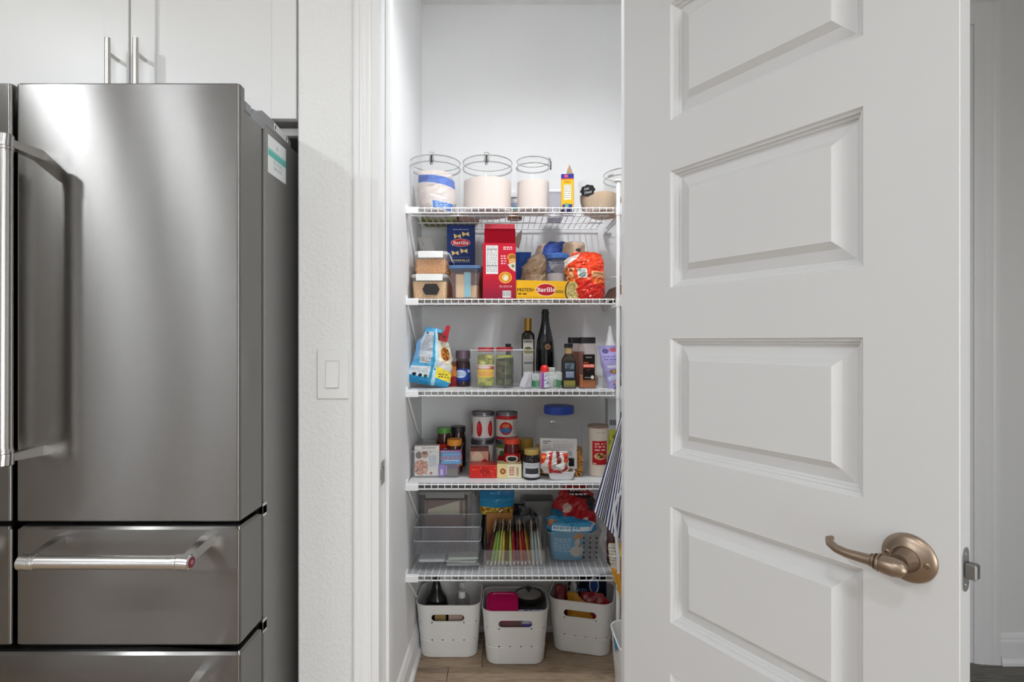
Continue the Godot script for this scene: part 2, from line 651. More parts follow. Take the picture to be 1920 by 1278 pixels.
func setting():
	var knock := mat(hx("e9e9e8"), 0.75)
	knock.heightmap_enabled = true
	knock.heightmap_texture = noise_tex(11, 0.026, 1024, [Color.BLACK, Color.BLACK, Color(0.12, 0.12, 0.12), Color(0.75, 0.75, 0.75), Color.WHITE], 3)
	knock.heightmap_scale = 0.06
	knock.uv1_triplanar = true
	knock.uv1_world_triplanar = true
	knock.uv1_scale = Vector3(2.8, 2.8, 2.8)
	var smooth := mat(hx("eaeaea"), 0.7)
	var gloss := mat(hx("ececec"), 0.35)
	var white := mat(hx("e6e6e5"), 0.8)
	# walls
	struct("wall_left", bx(-0.507, -0.377, 0, CEIL, -2.40, -1.42), smooth)
	struct("wall_front", bx(-0.507, -0.323, 0, CEIL, -1.42, -1.30, 0.004), knock)
	struct("wall_above_door", bx(-0.323, 0.33, 2.50, CEIL, -1.42, -1.30), knock)
	struct("wall_front_right", bx(0.33, 1.10, 0, CEIL, -1.42, -1.30), knock)
	struct("wall_back", bx(-1.60, 0.95, 0, CEIL, -2.52, -2.40), smooth)
	struct("wall_right", bx(0.83, 0.95, 0, CEIL, -2.40, -1.42), smooth)
	struct("wall_hall", bx(1.86, 3.1, 0, CEIL, -2.28, -2.16), white)
	struct("wall_hall_header", bx(0.95, 1.86, 2.58, CEIL, -2.28, -2.16), white)
	struct("wall_kitchen_right", bx(3.0, 3.12, 0, CEIL, -2.16, 3.40), white)
	var dim_unseen_wall := mat(hx("b4b1ad"), 0.8)  # walls out of view, toned darker to dim the steel reflection and the door
	struct("wall_added_light_block", bx(1.75, 3.0, 0, CEIL, 0.95, 1.07), white)  # added wall out of view, keeps the fill light off the hall
	struct("wall_kitchen_left", bx(-3.32, -3.2, 0, CEIL, -1.42, 2.22), dim_unseen_wall)
	struct("wall_kitchen_left", bx(-3.32, -3.2, 0, CEIL, 2.52, 3.40), dim_unseen_wall)
	struct("wall_kitchen_left", bx(-3.32, -3.2, 2.44, CEIL, 2.22, 2.52), dim_unseen_wall)
	struct("wall_kitchen_left", bx(-3.32, -3.2, 0, 0.08, 2.22, 2.52), dim_unseen_wall)
	struct("wall_kitchen_front", bx(-3.2, -1.49, 0, CEIL, -1.42, -1.30), knock)
	struct("wall_alcove", bx(-1.62, -1.49, 0, CEIL, -2.40, -1.42), white)
	struct("wall_kitchen_back", bx(-2.90, 0.5, 0, CEIL, 3.40, 3.52), dim_unseen_wall)
	struct("wall_kitchen_back", bx(-3.32, -3.08, 0, CEIL, 3.40, 3.52), dim_unseen_wall)
	struct("wall_kitchen_back", bx(-3.08, -2.90, 2.44, CEIL, 3.40, 3.52), dim_unseen_wall)
	struct("wall_kitchen_back", bx(-3.08, -2.90, 0, 0.08, 3.40, 3.52), dim_unseen_wall)
	struct("wall_kitchen_back", bx(3.0, 3.12, 0, CEIL, 3.40, 3.52), white)
	struct("wall_kitchen_back", bx(0.5, 3.0, 2.25, CEIL, 3.40, 3.52), white)
	struct("ceiling", bx(-3.4, 3.2, CEIL, CEIL + 0.1, -2.52, 3.52), white)
	# added glass doors, out of view behind the camera, framing the fill light
	var wn := Node3D.new()
	wn.name = "unseen_window_1"
	wn.set_meta("kind", "structure")
	add_child(wn)
	for k in 2:
		var wx = 0.5 + 1.25 * k
		part("frame", bx(wx, wx + 0.06, 0, 2.25, 3.42, 3.47), gloss, wn)
		part("frame", bx(wx + 1.19, wx + 1.25, 0, 2.25, 3.42, 3.47), gloss, wn)
		part("frame", bx(wx + 0.06, wx + 1.19, 0.0, 0.07, 3.42, 3.47), gloss, wn)
		part("frame", bx(wx + 0.06, wx + 1.19, 2.18, 2.25, 3.42, 3.47), gloss, wn)
		part("pane", bx(wx + 0.06, wx + 1.19, 0.07, 2.18, 3.444, 3.45), clear("ffffff", 0.05, 0.02), wn)
	part("added_glow_panel", bx(0.52, 2.98, 0.02, 2.24, 3.405, 3.412), mat(hx("f2f2f0"), 0.9, {"emission_enabled": true, "emission": Color(0.965, 0.985, 1.0), "emission_energy_multiplier": 1.2}), wn)  # added glowing panel out of view, goes with the fill light
	for k in 2:  # narrow windows out of view, placed for vertical streaks on the steel
		var sd := Node3D.new()
		sd.name = "unseen_window_%d" % (k + 2)
		sd.set_meta("kind", "structure")
		add_child(sd)
		if k == 0:
			part("pane", bx(-3.266, -3.26, 0.1, 2.42, 2.24, 2.50), clear("ffffff", 0.05, 0.02), sd)
			for e in [[0.08, 0.1, 2.22, 2.52], [2.42, 2.44, 2.22, 2.52], [0.1, 2.42, 2.22, 2.24], [0.1, 2.42, 2.50, 2.52]]:
				part("frame", bx(-3.29, -3.23, e[0], e[1], e[2], e[3]), gloss, sd)
		else:
			part("pane", bx(-3.06, -2.92, 0.1, 2.42, 3.46, 3.466), clear("ffffff", 0.05, 0.02), sd)
			for e in [[0.08, 0.1, -3.08, -2.90], [2.42, 2.44, -3.08, -2.90], [0.1, 2.42, -3.08, -3.06], [0.1, 2.42, -2.92, -2.90]]:
				part("frame", bx(e[2], e[3], e[0], e[1], 3.43, 3.49), gloss, sd)
	struct("ground", bx(-14, 8, -0.14, -0.07, -6, 14), mat(hx("9a958c"), 0.9))
	# jambs, stop, casing
	struct("trim_1", bx(-0.323, -0.305, 0, 2.50, -1.438, -1.283, 0.001), gloss)
	struct("trim_2", bx(0.312, 0.33, 0, 2.50, -1.438, -1.283, 0.001), gloss)
	struct("trim_3", bx(-0.305, 0.312, 2.482, 2.50, -1.438, -1.283, 0.001), gloss)
	struct("trim_4", bx(-0.305, -0.295, 0, 2.48, -1.384, -1.348, 0.002), gloss)
	struct("trim_5", bx(0.302, 0.312, 0, 2.48, -1.384, -1.348, 0.002), gloss)
	struct("trim_6", moulding(CASING, Vector3(-0.366, 0, -1.30), Vector3(-0.366, 2.56, -1.30), Vector3.BACK, Vector3.RIGHT), gloss, Vector3.ZERO, 50)
	struct("trim_7", moulding(CASING, Vector3(0.375, 0, -1.30), Vector3(0.375, 2.56, -1.30), Vector3.BACK, Vector3.LEFT), gloss, Vector3.ZERO, 50)
	struct("trim_8", moulding(CASING, Vector3(-0.309, 2.56, -1.30), Vector3(0.318, 2.56, -1.30), Vector3.BACK, Vector3.DOWN), gloss, Vector3.ZERO, 50)
	# hall door casing far right
	struct("trim_9", moulding(CASING.map(func(p): return Vector2(p.x, p.y * 1.7)), Vector3(1.99, 0, -2.16), Vector3(1.99, 2.665, -2.16), Vector3.BACK, Vector3.LEFT), gloss, Vector3.ZERO, 50)
	struct("trim_10", moulding(CASING.map(func(p): return Vector2(p.x, p.y * 1.45)), Vector3(1.0, 2.665, -2.16), Vector3(1.893, 2.665, -2.16), Vector3.BACK, Vector3.DOWN), gloss, Vector3.ZERO, 50)
	struct("trim_11", bx(1.875, 1.893, 0, 2.58, -2.28, -2.158, 0.001), gloss)
	struct("door_2", bx(0.96, 1.872, 0.01, 2.57, -2.25, -2.21, 0.002), gloss)
	# baseboards
	struct("baseboard_left", moulding(BASE, Vector3(-0.377, 0, -1.42), Vector3(-0.377, 0, -2.40), Vector3.RIGHT, Vector3.UP), gloss, Vector3.ZERO, 50)
	struct("baseboard_back", moulding(BASE.map(func(p): return Vector2(p.x * 0.5, p.y)), Vector3(-0.377, 0, -2.40), Vector3(0.83, 0, -2.40), Vector3.BACK, Vector3.UP), gloss, Vector3.ZERO, 50)
	struct("baseboard_hall", moulding(BASE, Vector3(1.99, 0, -2.16), Vector3(3.0, 0, -2.16), Vector3.BACK, Vector3.UP), gloss, Vector3.ZERO, 50)
	struct("baseboard_front", moulding(BASE, Vector3(-0.507, 0, -1.30), Vector3(-0.366, 0, -1.30), Vector3.BACK, Vector3.UP), gloss, Vector3.ZERO, 50)
	# floor planks
	var fl = struct("floor", bx(-3.4, 3.2, -0.06, -0.006, -2.52, 3.52), mat(hx("4a3d31"), 0.8))
	var woods := []
	for k in 6:
		var base = [hx("baa58d"), hx("ad9880"), hx("c7b39b"), hx("a18c76"), hx("b7a088"), hx("6f6a63")][k]
		if k == 5:
			base = hx("716e68")
		var w := StandardMaterial3D.new()
		w.albedo_color = base
		w.albedo_texture = noise_tex(40 + k, 0.012, 512, [Color(0.6, 0.57, 0.54), Color(0.92, 0.9, 0.88), Color(1, 1, 1), Color(0.84, 0.81, 0.78), Color(1, 1, 0.99)], 5)
		w.uv1_triplanar = true
		w.uv1_world_triplanar = true
		w.uv1_scale = Vector3(0.8, 7, 7)
		w.uv1_offset = Vector3(k * 0.37, k * 0.21, k * 0.13)
		w.roughness = 0.5
		woods.append(w)
	var rng := RandomNumberGenerator.new()
	rng.seed = 4
	for row in range(-2, 28):
		var z0 = -2.131 + row * 0.2
		var x = -3.2 - rng.randf() * 1.1
		if row == -1:
			x = -0.095 - 1.22 * 3
		elif row == 0:
			x = -0.227 - 1.22 * 3
		while x < 3.0:
			var a = maxf(x, -3.2) + 0.001
			var b = minf(x + 1.22, 3.0) - 0.001
			var dark = (a + b) / 2 > 1.1 and z0 < -0.4
			if z0 < -1.35 and a < 1.1 and b > 1.1:
				part("plank", bx(1.101, b, -0.006, 0.0, z0 + 0.001, z0 + 0.199, 0.0012), woods[5], fl)
				b = 1.099
				dark = false
			if b - a > 0.03:
				part("plank", bx(a, b, -0.006, 0.0, maxf(z0 + 0.001, -2.51), z0 + 0.199, 0.0012), woods[5] if dark else woods[rng.randi() % 5], fl)
			x += 1.22
	pantry_door(mat(hx("d8d8d8"), 0.42))


func pantry_door(white: Material):
	var t := Node3D.new()
	t.name = "door_1"
	add_child(t)
	t.set_meta("kind", "structure")
	t.transform = Transform3D(Basis(Vector3(0.5344, 0, 0.8452), Vector3.UP, Vector3(-0.8452, 0, 0.5344)), Vector3(0.2767, 0, -1.2464))
	var W := 0.626
	var TOP := 2.47
	var BOT := 0.012
	var m := MB.new()
	var xs = [0.136, 0.5075]
	var tops = [2.371, 2.016, 1.661, 1.3065, 0.951, 0.596]
	var ph := 0.247
	# stiles and rails
	var f = func(x0, x1, y0, y1): m.quad(Vector3(x0, y0, 0), Vector3(x1, y0, 0), Vector3(x1, y1, 0), Vector3(x0, y1, 0))
	f.call(0.001, xs[0], BOT, TOP)
	f.call(xs[1], W - 0.001, BOT, TOP)
	var y = TOP
	for tp in tops:
		f.call(xs[0], xs[1], tp, y)
		y = tp - ph
	f.call(xs[0], xs[1], BOT, y)
	var prof = [Vector2(0, 0), Vector2(0.003, -0.0045), Vector2(0.006, -0.006), Vector2(0.0075, -0.011), Vector2(0.011, -0.0125), Vector2(0.0125, -0.0165), Vector2(0.016, -0.018), Vector2(0.035, -0.012), Vector2(0.047, -0.001)]
	for tp in tops:
		var bt = tp - ph
		for k in prof.size() - 1:
			var p = prof[k]
			var q = prof[k + 1]
			var c = [[xs[0], bt, 1, 1], [xs[1], bt, -1, 1], [xs[1], tp, -1, -1], [xs[0], tp, 1, -1]]
			for i in 4:
				var j = (i + 1) % 4
				m.quad(Vector3(c[i][0] + c[i][2] * p.x, c[i][1] + c[i][3] * p.x, p.y), Vector3(c[j][0] + c[j][2] * p.x, c[j][1] + c[j][3] * p.x, p.y), Vector3(c[j][0] + c[j][2] * q.x, c[j][1] + c[j][3] * q.x, q.y), Vector3(c[i][0] + c[i][2] * q.x, c[i][1] + c[i][3] * q.x, q.y))
		m.quad(Vector3(xs[0] + 0.047, bt + 0.047, -0.001), Vector3(xs[1] - 0.047, bt + 0.047, -0.001), Vector3(xs[1] - 0.047, tp - 0.047, -0.001), Vector3(xs[0] + 0.047, tp - 0.047, -0.001))
	# edges and far face
	m.quad(Vector3(W, BOT, -0.001), Vector3(W, BOT, -0.035), Vector3(W, TOP, -0.035), Vector3(W, TOP, -0.001))
	m.quad(Vector3(W - 0.001, BOT, 0), Vector3(W, BOT, -0.001), Vector3(W, TOP, -0.001), Vector3(W - 0.001, TOP, 0))
	m.quad(Vector3(0, BOT, -0.035), Vector3(0, BOT, -0.001), Vector3(0, TOP, -0.001), Vector3(0, TOP, -0.035))
	m.quad(Vector3(0, BOT, -0.001), Vector3(0.001, BOT, 0), Vector3(0.001, TOP, 0), Vector3(0, TOP, -0.001))
	m.quad(Vector3(W, BOT, -0.035), Vector3(0, BOT, -0.035), Vector3(0, TOP, -0.035), Vector3(W, TOP, -0.035))
	m.quad(Vector3(0, TOP, 0), Vector3(W, TOP, 0), Vector3(W, TOP, -0.035), Vector3(0, TOP, -0.035))
	m.quad(Vector3(0, BOT, -0.035), Vector3(W, BOT, -0.035), Vector3(W, BOT, 0), Vector3(0, BOT, 0))
	part("slab", m, white, t, Vector3.ZERO, 20)
	# lever handle
	var brz := mat(hx("9c8a79"), 0.34, {"metallic": 0.9})
	for side in 2:
		var h := Node3D.new()
		h.name = "lever_handle"
		t.add_child(h, true)
		h.position = Vector3(0.568, 0.99, 0 if side == 0 else -0.035)
		if side == 1:
			h.rotation.y = PI
		var q := Transform3D(Basis.from_euler(Vector3(PI / 2, 0, 0)))
		m = MB.new()
		m.lathe([Vector2(0.0345, 0), Vector2(0.0345, 0.003), Vector2(0.032, 0.0065), Vector2(0.026, 0.009), Vector2(0.021, 0.0105), Vector2(0.0195, 0.012), Vector2(0.018, 0.0125), Vector2(0.0165, 0.012), Vector2(0.0155, 0.014), Vector2(0.0125, 0.022), Vector2(0.0115, 0.034), Vector2(0.0, 0.034)], 48)
		m.move(q)
		part("rosette", m, brz, h)
		m = MB.new()
		var path = [Vector3(0.0105, -0.005, 0.043), Vector3(0.008, -0.004, 0.045), Vector3(-0.002, -0.004, 0.047), Vector3(-0.014, -0.004, 0.048), Vector3(-0.024, -0.003, 0.049), Vector3(-0.030, -0.003, 0.0495), Vector3(-0.045, -0.003, 0.051), Vector3(-0.06, -0.003, 0.052), Vector3(-0.075, -0.001, 0.051), Vector3(-0.085, 0.003, 0.048), Vector3(-0.089, 0.007, 0.042), Vector3(-0.087, 0.009, 0.036)]
		if side == 1:
			path = path.map(func(p): return Vector3(-p.x, p.y, p.z))
		m.tube(path, [0.008, 0.0118, 0.0135, 0.0125, 0.0095, 0.0078, 0.0072, 0.0065, 0.0064, 0.0062, 0.0058, 0.003], 14)
		part("lever", m, brz, h, Vector3.ZERO, 60)
		m = MB.new()
		for rr_ in [[-0.028, 0.0085], [-0.023, 0.0105], [-0.018, 0.012]]:
			var ring := []
			for i in 17:
				var a = TAU * i / 16
				ring.append(Vector3(rr_[0] * (1 - 2 * side), -0.003 + cos(a) * rr_[1], 0.0485 + sin(a) * rr_[1]))
			m.tube(ring, 0.0013, 6, false)
		part("collar_rings", m, brz, h)
		for sx in [-1, 1]:
			m = MB.new()
			m.lathe([Vector2(0.0045, 0), Vector2(0.0042, 0.0018), Vector2(0.0028, 0.0024), Vector2(0.0022, 0.0008), Vector2(0, 0.0008)], 14)
			m.move(q)
			part("screw", m, brz, h, Vector3(0.0245 * sx, -0.002 * sx, 0.0088))
	var lp := Node3D.new()
	lp.name = "latch"
	t.add_child(lp)
	lp.position = Vector3(W, 0.99, -0.0175)
	var steel := mat(hx("b4b4b2"), 0.35, {"metallic": 0.9})
	m = MB.new()
	var poly := PackedVector2Array()
	for i in 24:
		var a = TAU * i / 24
		var sg = 0.0185 if sin(a) > 0 else -0.0185
		poly.append(Vector2(cos(a) * 0.0115, sin(a) * 0.0115 + sg))
	m.plate(poly, -0.0005, 0.0012)
	m.move(Transform3D(Basis(Vector3.UP, PI / 2)))
	part("face_plate", m, steel, lp)
	m = MB.new()
	m.box(Vector3(0.0075, 0, 0), Vector3(0.014, 0.021, 0.0145), 0.002)
	part("latch_bolt", m, mat(hx("8a8a88"), 0.4, {"metallic": 0.9}), lp)
	for sy in [-1, 1]:
		m = MB.new()
		m.lathe([Vector2(0.003, 0.0), Vector2(0.0028, 0.0008), Vector2(0.001, 0.0002), Vector2(0, 0.0002)], 12)
		m.move(Transform3D(Basis(Vector3(0, 0, 1), -PI / 2)))
		part("screw", m, steel, lp, Vector3(0.0012, sy * 0.021, 0))
	for yy in [0.25, 1.25, 2.25]:
		m = MB.new()
		m.tube([Vector3(-0.006, yy - 0.045, -0.041), Vector3(-0.006, yy + 0.045, -0.041)], 0.006, 12)
		part("hinge", m, brz, t)


func kitchen():
	# ---------------- strike plate and switch
	var steel := mat(hx("a3a3a1"), 0.35, {"metallic": 0.9})
	var t = thing("strike_plate", "small steel strike plate screwed to the white jamb left of the shelves", "strike plate", Vector3(-0.305, 0.977, -1.322))
	var m := MB.new()
	m.box(Vector3(0.001, 0, 0), Vector3(0.002, 0.057, 0.03), 0.0006)
	part("plate", m, steel, t)
	m = MB.new()
	m.box(Vector3(0.004, 0.0, 0.019), Vector3(0.007, 0.03, 0.009), 0.002)
	part("lip", m, steel, t)
	m = MB.new()
	m.box(Vector3(0.0018, 0, 0), Vector3(0.001, 0.024, 0.013), 0.0)
	part("hole", m, mat(hx("2a2a2a"), 0.8), t)
	t = thing("light_switch", "white rocker light switch on the textured wall beside the refrigerator", "light switch", Vector3(-0.42, 1.22, -1.30))
	var pl := mat(hx("ececeb"), 0.25)
	m = MB.new()
	m.loft([rr(0.079, 0.122, 0.003, 0), rr(0.079, 0.122, 0.003, 0.002), rr(0.072, 0.115, 0.002, 0.0065)])
	m.move(Transform3D(Basis(Vector3.RIGHT, PI / 2)))
	part("cover_plate", m, pl, t)
	m = MB.new()
	m.box(Vector3(0, 0, 0.006), Vector3(0.0345, 0.068, 0.0016), 0.0004)
	part("frame", m, mat(hx("d2d2d1"), 0.4), t)
	m = MB.new()
	m.plate(PackedVector2Array([Vector2(0.006, -0.031), Vector2(0.0135, -0.031), Vector2(0.0085, 0.0), Vector2(0.0072, 0.031), Vector2(0.006, 0.031)]), -0.015, 0.015)
	m.move(Transform3D(Basis(Vector3.UP, -PI / 2)))
	part("rocker", m, pl, t)
	for sy in [-1, 1]:
		m = MB.new()
		m.lathe([Vector2(0.003, 0), Vector2(0.0026, 0.0008), Vector2(0, 0.0009)], 12)
		m.move(Transform3D(Basis(Vector3.RIGHT, PI / 2)))
		part("screw", m, pl, t, Vector3(0, 0.0485 * sy, 0.0062))
	upper_cabinet()
	refrigerator()


func upper_cabinet():
	var white := mat(hx("e3e3e2"), 0.35)
	var t = thing("wall_cabinet", "white two-door wall cabinet above the steel refrigerator", "cabinet", Vector3(-0.999, 1.843, -1.32))
	part("body", bx(-0.485, 0.485, 0.012, 0.86, -0.60, -0.001), white, t)
	part("light_rail", bx(-0.485, 0.485, -0.022, -0.003, -0.05, -0.03, 0.002), white, t)
	for k in 2:
		var x0 = [-0.485, 0.0845][k]
		var x1 = [0.0795, 0.488][k]
		var m := MB.new()
		var h := 0.855
		var s := 0.06
		for r in [[x0, x0 + s, 0.0, h], [x1 - s, x1, 0.0, h], [x0 + s, x1 - s, 0.0, 0.053], [x0 + s, x1 - s, h - s, h]]:
			m.box(Vector3((r[0] + r[1]) / 2, (r[2] + r[3]) / 2, 0.0105), Vector3(r[1] - r[0], r[3] - r[2], 0.019), 0.0012)
		m.box(Vector3((x0 + x1) / 2, h / 2, 0.007), Vector3(x1 - x0 - 2 * s + 0.004, h - 2 * s + 0.01, 0.010))
		var d = part("door", m, white, t)
		var nk := mat(hx("c9c7c2"), 0.3, {"metallic": 0.95})
		var hxp = [0.055, 0.1215][k]
		m = MB.new()
		m.tube([Vector3(hxp, 0.015, 0.055), Vector3(hxp, 0.177, 0.055)], 0.0062, 16)
		for yy in [0.050, 0.142]:
			m.tube([Vector3(hxp, yy, 0.02), Vector3(hxp, yy, 0.052)], 0.0045, 12)
		part("handle", m, nk, d)


func steel_mat(rot: bool, c := "7f7d7b", rough := 0.26) -> StandardMaterial3D:
	var m := StandardMaterial3D.new()
	m.albedo_color = hx(c)
	m.metallic = 1.0
	m.roughness = rough
	m.anisotropy_enabled = true
	m.anisotropy = -1.0 if rot else 1.0
	m.heightmap_enabled = true
	m.heightmap_texture = noise_tex(77, 0.06, 512, null, 3)
	m.heightmap_scale = 0.0014
	m.uv1_triplanar = true
	m.uv1_scale = Vector3(0.25, 90, 0.25) if rot else Vector3(90, 0.25, 90)
	return m


func slab(x0, x1, y0, y1, z0, z1, r, b) -> MB:   # upright slab with rounded front corners and softened top and bottom
	var m = soft_box(x1 - x0, y1 - y0, z0 - z1, r, b)
	m.move(Transform3D(Basis(), Vector3((x0 + x1) / 2, y0, (z0 + z1) / 2)))
	m.planar = true
	return m


func refrigerator():
	var t = thing("refrigerator", "brushed stainless steel french-door refrigerator with bar handles", "refrigerator", Vector3(-0.537, 0, -1.0776))
	var st := steel_mat(true)
	var chrome := mat(hx("d8d8d8"), 0.16, {"metallic": 1.0})
	var bar := mat(hx("d2d0cd"), 0.24, {"metallic": 1.0})
	var dark := mat(hx("0c0c0d"), 0.7)
	var grey := mat(hx("8d8c8a"), 0.45, {"metallic": 0.35})
	var cover := mat(hx("8f9092"), 0.5)
	var z1 := -0.101
	part("cabinet_body", bx(-0.912, -0.002, 0.03, 1.790, -0.78, -0.118, 0.004), grey, t)
	part("gasket", bx(-0.905, -0.010, 0.06, 1.775, -0.119, -0.0985), dark, t)
	# upper doors, cut down behind the top edge for the hinge covers
	for k in 2:
		var x0 = [-0.4525, -0.914][k]
		var x1 = [0.0, -0.4615][k]
		var m := MB.new()
		m.loft([rr(x1 - x0 - 0.006, 0.095, 0.003, 0.0), rr(x1 - x0, 0.101, 0.006, 0.003), rr(x1 - x0, 0.101, 0.006, 0.837)], true, true)
		m.move(Transform3D(Basis(), Vector3((x0 + x1) / 2, 0.9356, -0.0505)))
		var from = m.v.size()
		m.loft([rr(x1 - x0, 0.024, 0.006, 0.837), rr(x1 - x0, 0.024, 0.006, 0.884), rr(x1 - x0 - 0.004, 0.020, 0.006, 0.8866)], false)
		m.move(Transform3D(Basis(), Vector3((x0 + x1) / 2, 0.9356, -0.012)), from)
		m.planar = true
		part("door", m, st, t)
		var hxp = -0.407 if k == 0 else -0.507
		handle(t, Vector3(hxp, 1.066, 0.074), Vector3(hxp, 1.690, 0.074), bar, chrome, false)
		part("hinge_cover", bx(x0 + 0.004, x1 - 0.003, 1.773, 1.806, -0.062, -0.024, 0.008), cover, t)
	var m := MB.new()
	var cv := MB.new()
	cv.plate(PackedVector2Array([Vector2(-0.05, 1.7735), Vector2(-0.062, 1.797), Vector2(-0.08, 1.799), Vector2(-0.105, 1.812), Vector2(-0.17, 1.813), Vector2(-0.262, 1.802), Vector2(-0.262, 1.788), Vector2(-0.12, 1.788), Vector2(-0.112, 1.7735)]), 0.003, 0.13)
	cv.move(Transform3D(Basis(Vector3.UP, -PI / 2)))
	part("hinge_cover", cv, cover, t)
	# drawers
	for k in 2:
		var x0 = [-0.4525, -0.914][k]
		var x1 = [0.0, -0.4615][k]
		part("drawer", slab(x0, x1, 0.6845, 0.925, 0.0, z1, 0.006, 0.005), st, t)
		handle(t, Vector3(x0 + 0.0765, 0.885, 0.074), Vector3(x1 - 0.054, 0.885, 0.074), bar, chrome, true)
	part("freezer_drawer", slab(-0.914, 0.0, 0.11, 0.671, 0.0, z1, 0.006, 0.005), st, t)
	handle(t, Vector3(-0.85, 0.612, 0.074), Vector3(-0.064, 0.612, 0.074), bar, chrome, true)
	part("toe_grille", bx(-0.90, -0.01, 0.02, 0.10, -0.13, -0.10, 0.002), dark, t)
	for k in 4:
		part("hinge_bracket", bx(-0.006, 0.0015, [0.925, 0.668, 0.93, 0.672][k] - 0.012, [0.925, 0.668, 0.93, 0.672][k] + 0.012, -0.119, -0.100, 0.001), chrome, t)
	# stickers on the side
	var p := Pic.new(96, 160, "eef1f2")
	p.rect(0, 0.34, 1, 0.55, "6fc4b8").rect(0, 0.34, 1, 0.40, "9fdad2").ell(0.5, 0.2, 0.06, 0.05, "b8bcbe").ell(0.5, 0.2, 0.035, 0.03, "eef1f2").lines(0.3, 0.58, 0.8, 0.72, 4, "8b9a9c", 3).lines(0.3, 0.76, 0.75, 0.84, 2, "6b7a7c", 8)
	m = MB.new()
	m.box(Vector3.ZERO, Vector3(0.098, 0.086, 0.0006))
	m.move(Transform3D(Basis(Vector3.UP, PI / 2), Vector3(-0.0015, 1.7275, -0.180)))
	part("energy_sticker", m, p.m(0.5), t)
	p = Pic.new(96, 48, "f2f2f2")
	p.rect(0.06, 0.15, 0.14, 0.85, "333333").rect(0.86, 0.15, 0.93, 0.85, "333333").lines(0.2, 0.15, 0.8, 0.85, 6, "666666", 5)
	m = MB.new()
	m.box(Vector3.ZERO, Vector3(0.078, 0.0145, 0.0006))
	m.move(Transform3D(Basis(Vector3.UP, PI / 2) * Basis(Vector3.BACK, -0.05), Vector3(-0.0025, 1.8, -0.205)))
	part("warning_sticker", m, p.m(0.5), t)


func handle(parent: Node, a: Vector3, b: Vector3, bar: Material, chrome: Material, flat: bool):
	var h := Node3D.new()
	h.name = "handle"
	parent.add_child(h, true)
	var u = (b - a).normalized()
	var m := MB.new()
	m.tube([a + u * 0.032, b - u * 0.032], 0.0132, 24)
	part("bar", m, bar, h)
	for e in [[a, 1.0], [b, -1.0]]:
		m = MB.new()
		var o: Vector3 = e[0]
		var s: float = e[1]
		m.tube([o, o + u * s * 0.002, o + u * s * 0.023, o + u * s * 0.024, o + u * s * 0.0245, o + u * s * 0.029, o + u * s * 0.030, o + u * s * 0.033], [0.0125, 0.0148, 0.0148, 0.0135, 0.0148, 0.0148, 0.0138, 0.0138], 24)
		var side = Vector3.UP if flat else Vector3.RIGHT
		var c = o + u * s * 0.014
		var foot = Vector3(c.x, c.y, 0) + (Vector3(0, 0.012, 0) if flat else Vector3.ZERO)
		var q := MB.new()
		var along = u * 0.0085
		var wide = side * 0.0095
		var r0 := []
		var r1 := []
		for k in [[-1, -1], [1, -1], [1, 1], [-1, 1]]:
			r0.append(foot + along * k[0] * 1.15 + wide * k[1] * 1.1)
			r1.append(c + along * k[0] * 0.8 + wide * k[1] * 0.9)
		var n = (r0[1] - r0[0]).cross(r0[2] - r0[0])
		if n.z < 0:
			r0.reverse(); r1.reverse()
		q.loft([r0, r1])
		part("end_cap", m, chrome, h)
		part("arm", q, bar, h)
	if flat:
		m = MB.new()
		m.lathe([Vector2(0.0104, -0.001), Vector2(0.0104, 0.0008), Vector2(0, 0.001)], 24)
		m.move(Transform3D(Basis(Vector3.BACK, -PI / 2), b))
		part("emblem", m, mat(hx("6d1424"), 0.35), h)
		m = MB.new()
		m.box(b + Vector3(0.0012, 0.0, 0), Vector3(0.0006, 0.007, 0.0035), 0.0)
		m.box(b + Vector3(0.0012, 0.0, 0), Vector3(0.0006, 0.0025, 0.008), 0.0)
		part("emblem_mark", m, mat(hx("c98a94"), 0.4), h)

# ------------------------------------------------------------------ wire shelves
func wire_shelf(label: String, p: Vector3, turn: float, length: float, brace: bool, group: String) -> Node3D:
	var t = thing("wire_shelf", label, "shelf", p, turn, group)
	var white := mat(hx("eeeeee"), 0.4)
	var depth := 0.372
	var m := MB.new()
	var x := 0.0175
	while x < length - 0.004:
		m.tube([Vector3(x, -0.0215, 0.0035), Vector3(x, -0.004, 0.004), Vector3(x, -0.0016, 0.002), Vector3(x, -0.0016, -depth)], 0.0016, 5)
		x += 0.0254
	var w = part("deck_wires", m, white, t)
	w.set_meta("kind", "stuff")
	for r in [[-0.0042, 0.0, "front_rail"], [-0.0215, 0.0, "front_rail"], [-0.0058, -0.115, "cross_rail"], [-0.0058, -0.245, "cross_rail"], [-0.0058, -depth + 0.003, "back_rail"]]:
		m = MB.new()
		m.tube([Vector3(0, r[0], r[1]), Vector3(length, r[0], r[1])], 0.0027, 8)
		part(r[2], m, white, t)
	m = MB.new()
	m.box(Vector3(0.021, -0.0145, 0.0045), Vector3(0.048, 0.023, 0.0085), 0.0015)
	m.box(Vector3(-0.0005, -0.006, -0.012), Vector3(0.006, 0.034, 0.03), 0.0015)
	m.box(Vector3(0.021, -0.0015, -0.002), Vector3(0.048, 0.003, 0.014), 0.001)
	part("end_bracket", m, white, t)
	if brace:
		m = MB.new()
		m.tube([Vector3(0.004, -0.028, -0.01), Vector3(0.004, -0.19, -0.22), Vector3(0.002, -0.26, -0.365)], 0.0042, 8)
		part("support_brace", m, white, t)
	return t


const ORD := ["top", "second", "third", "fourth", "bottom"]


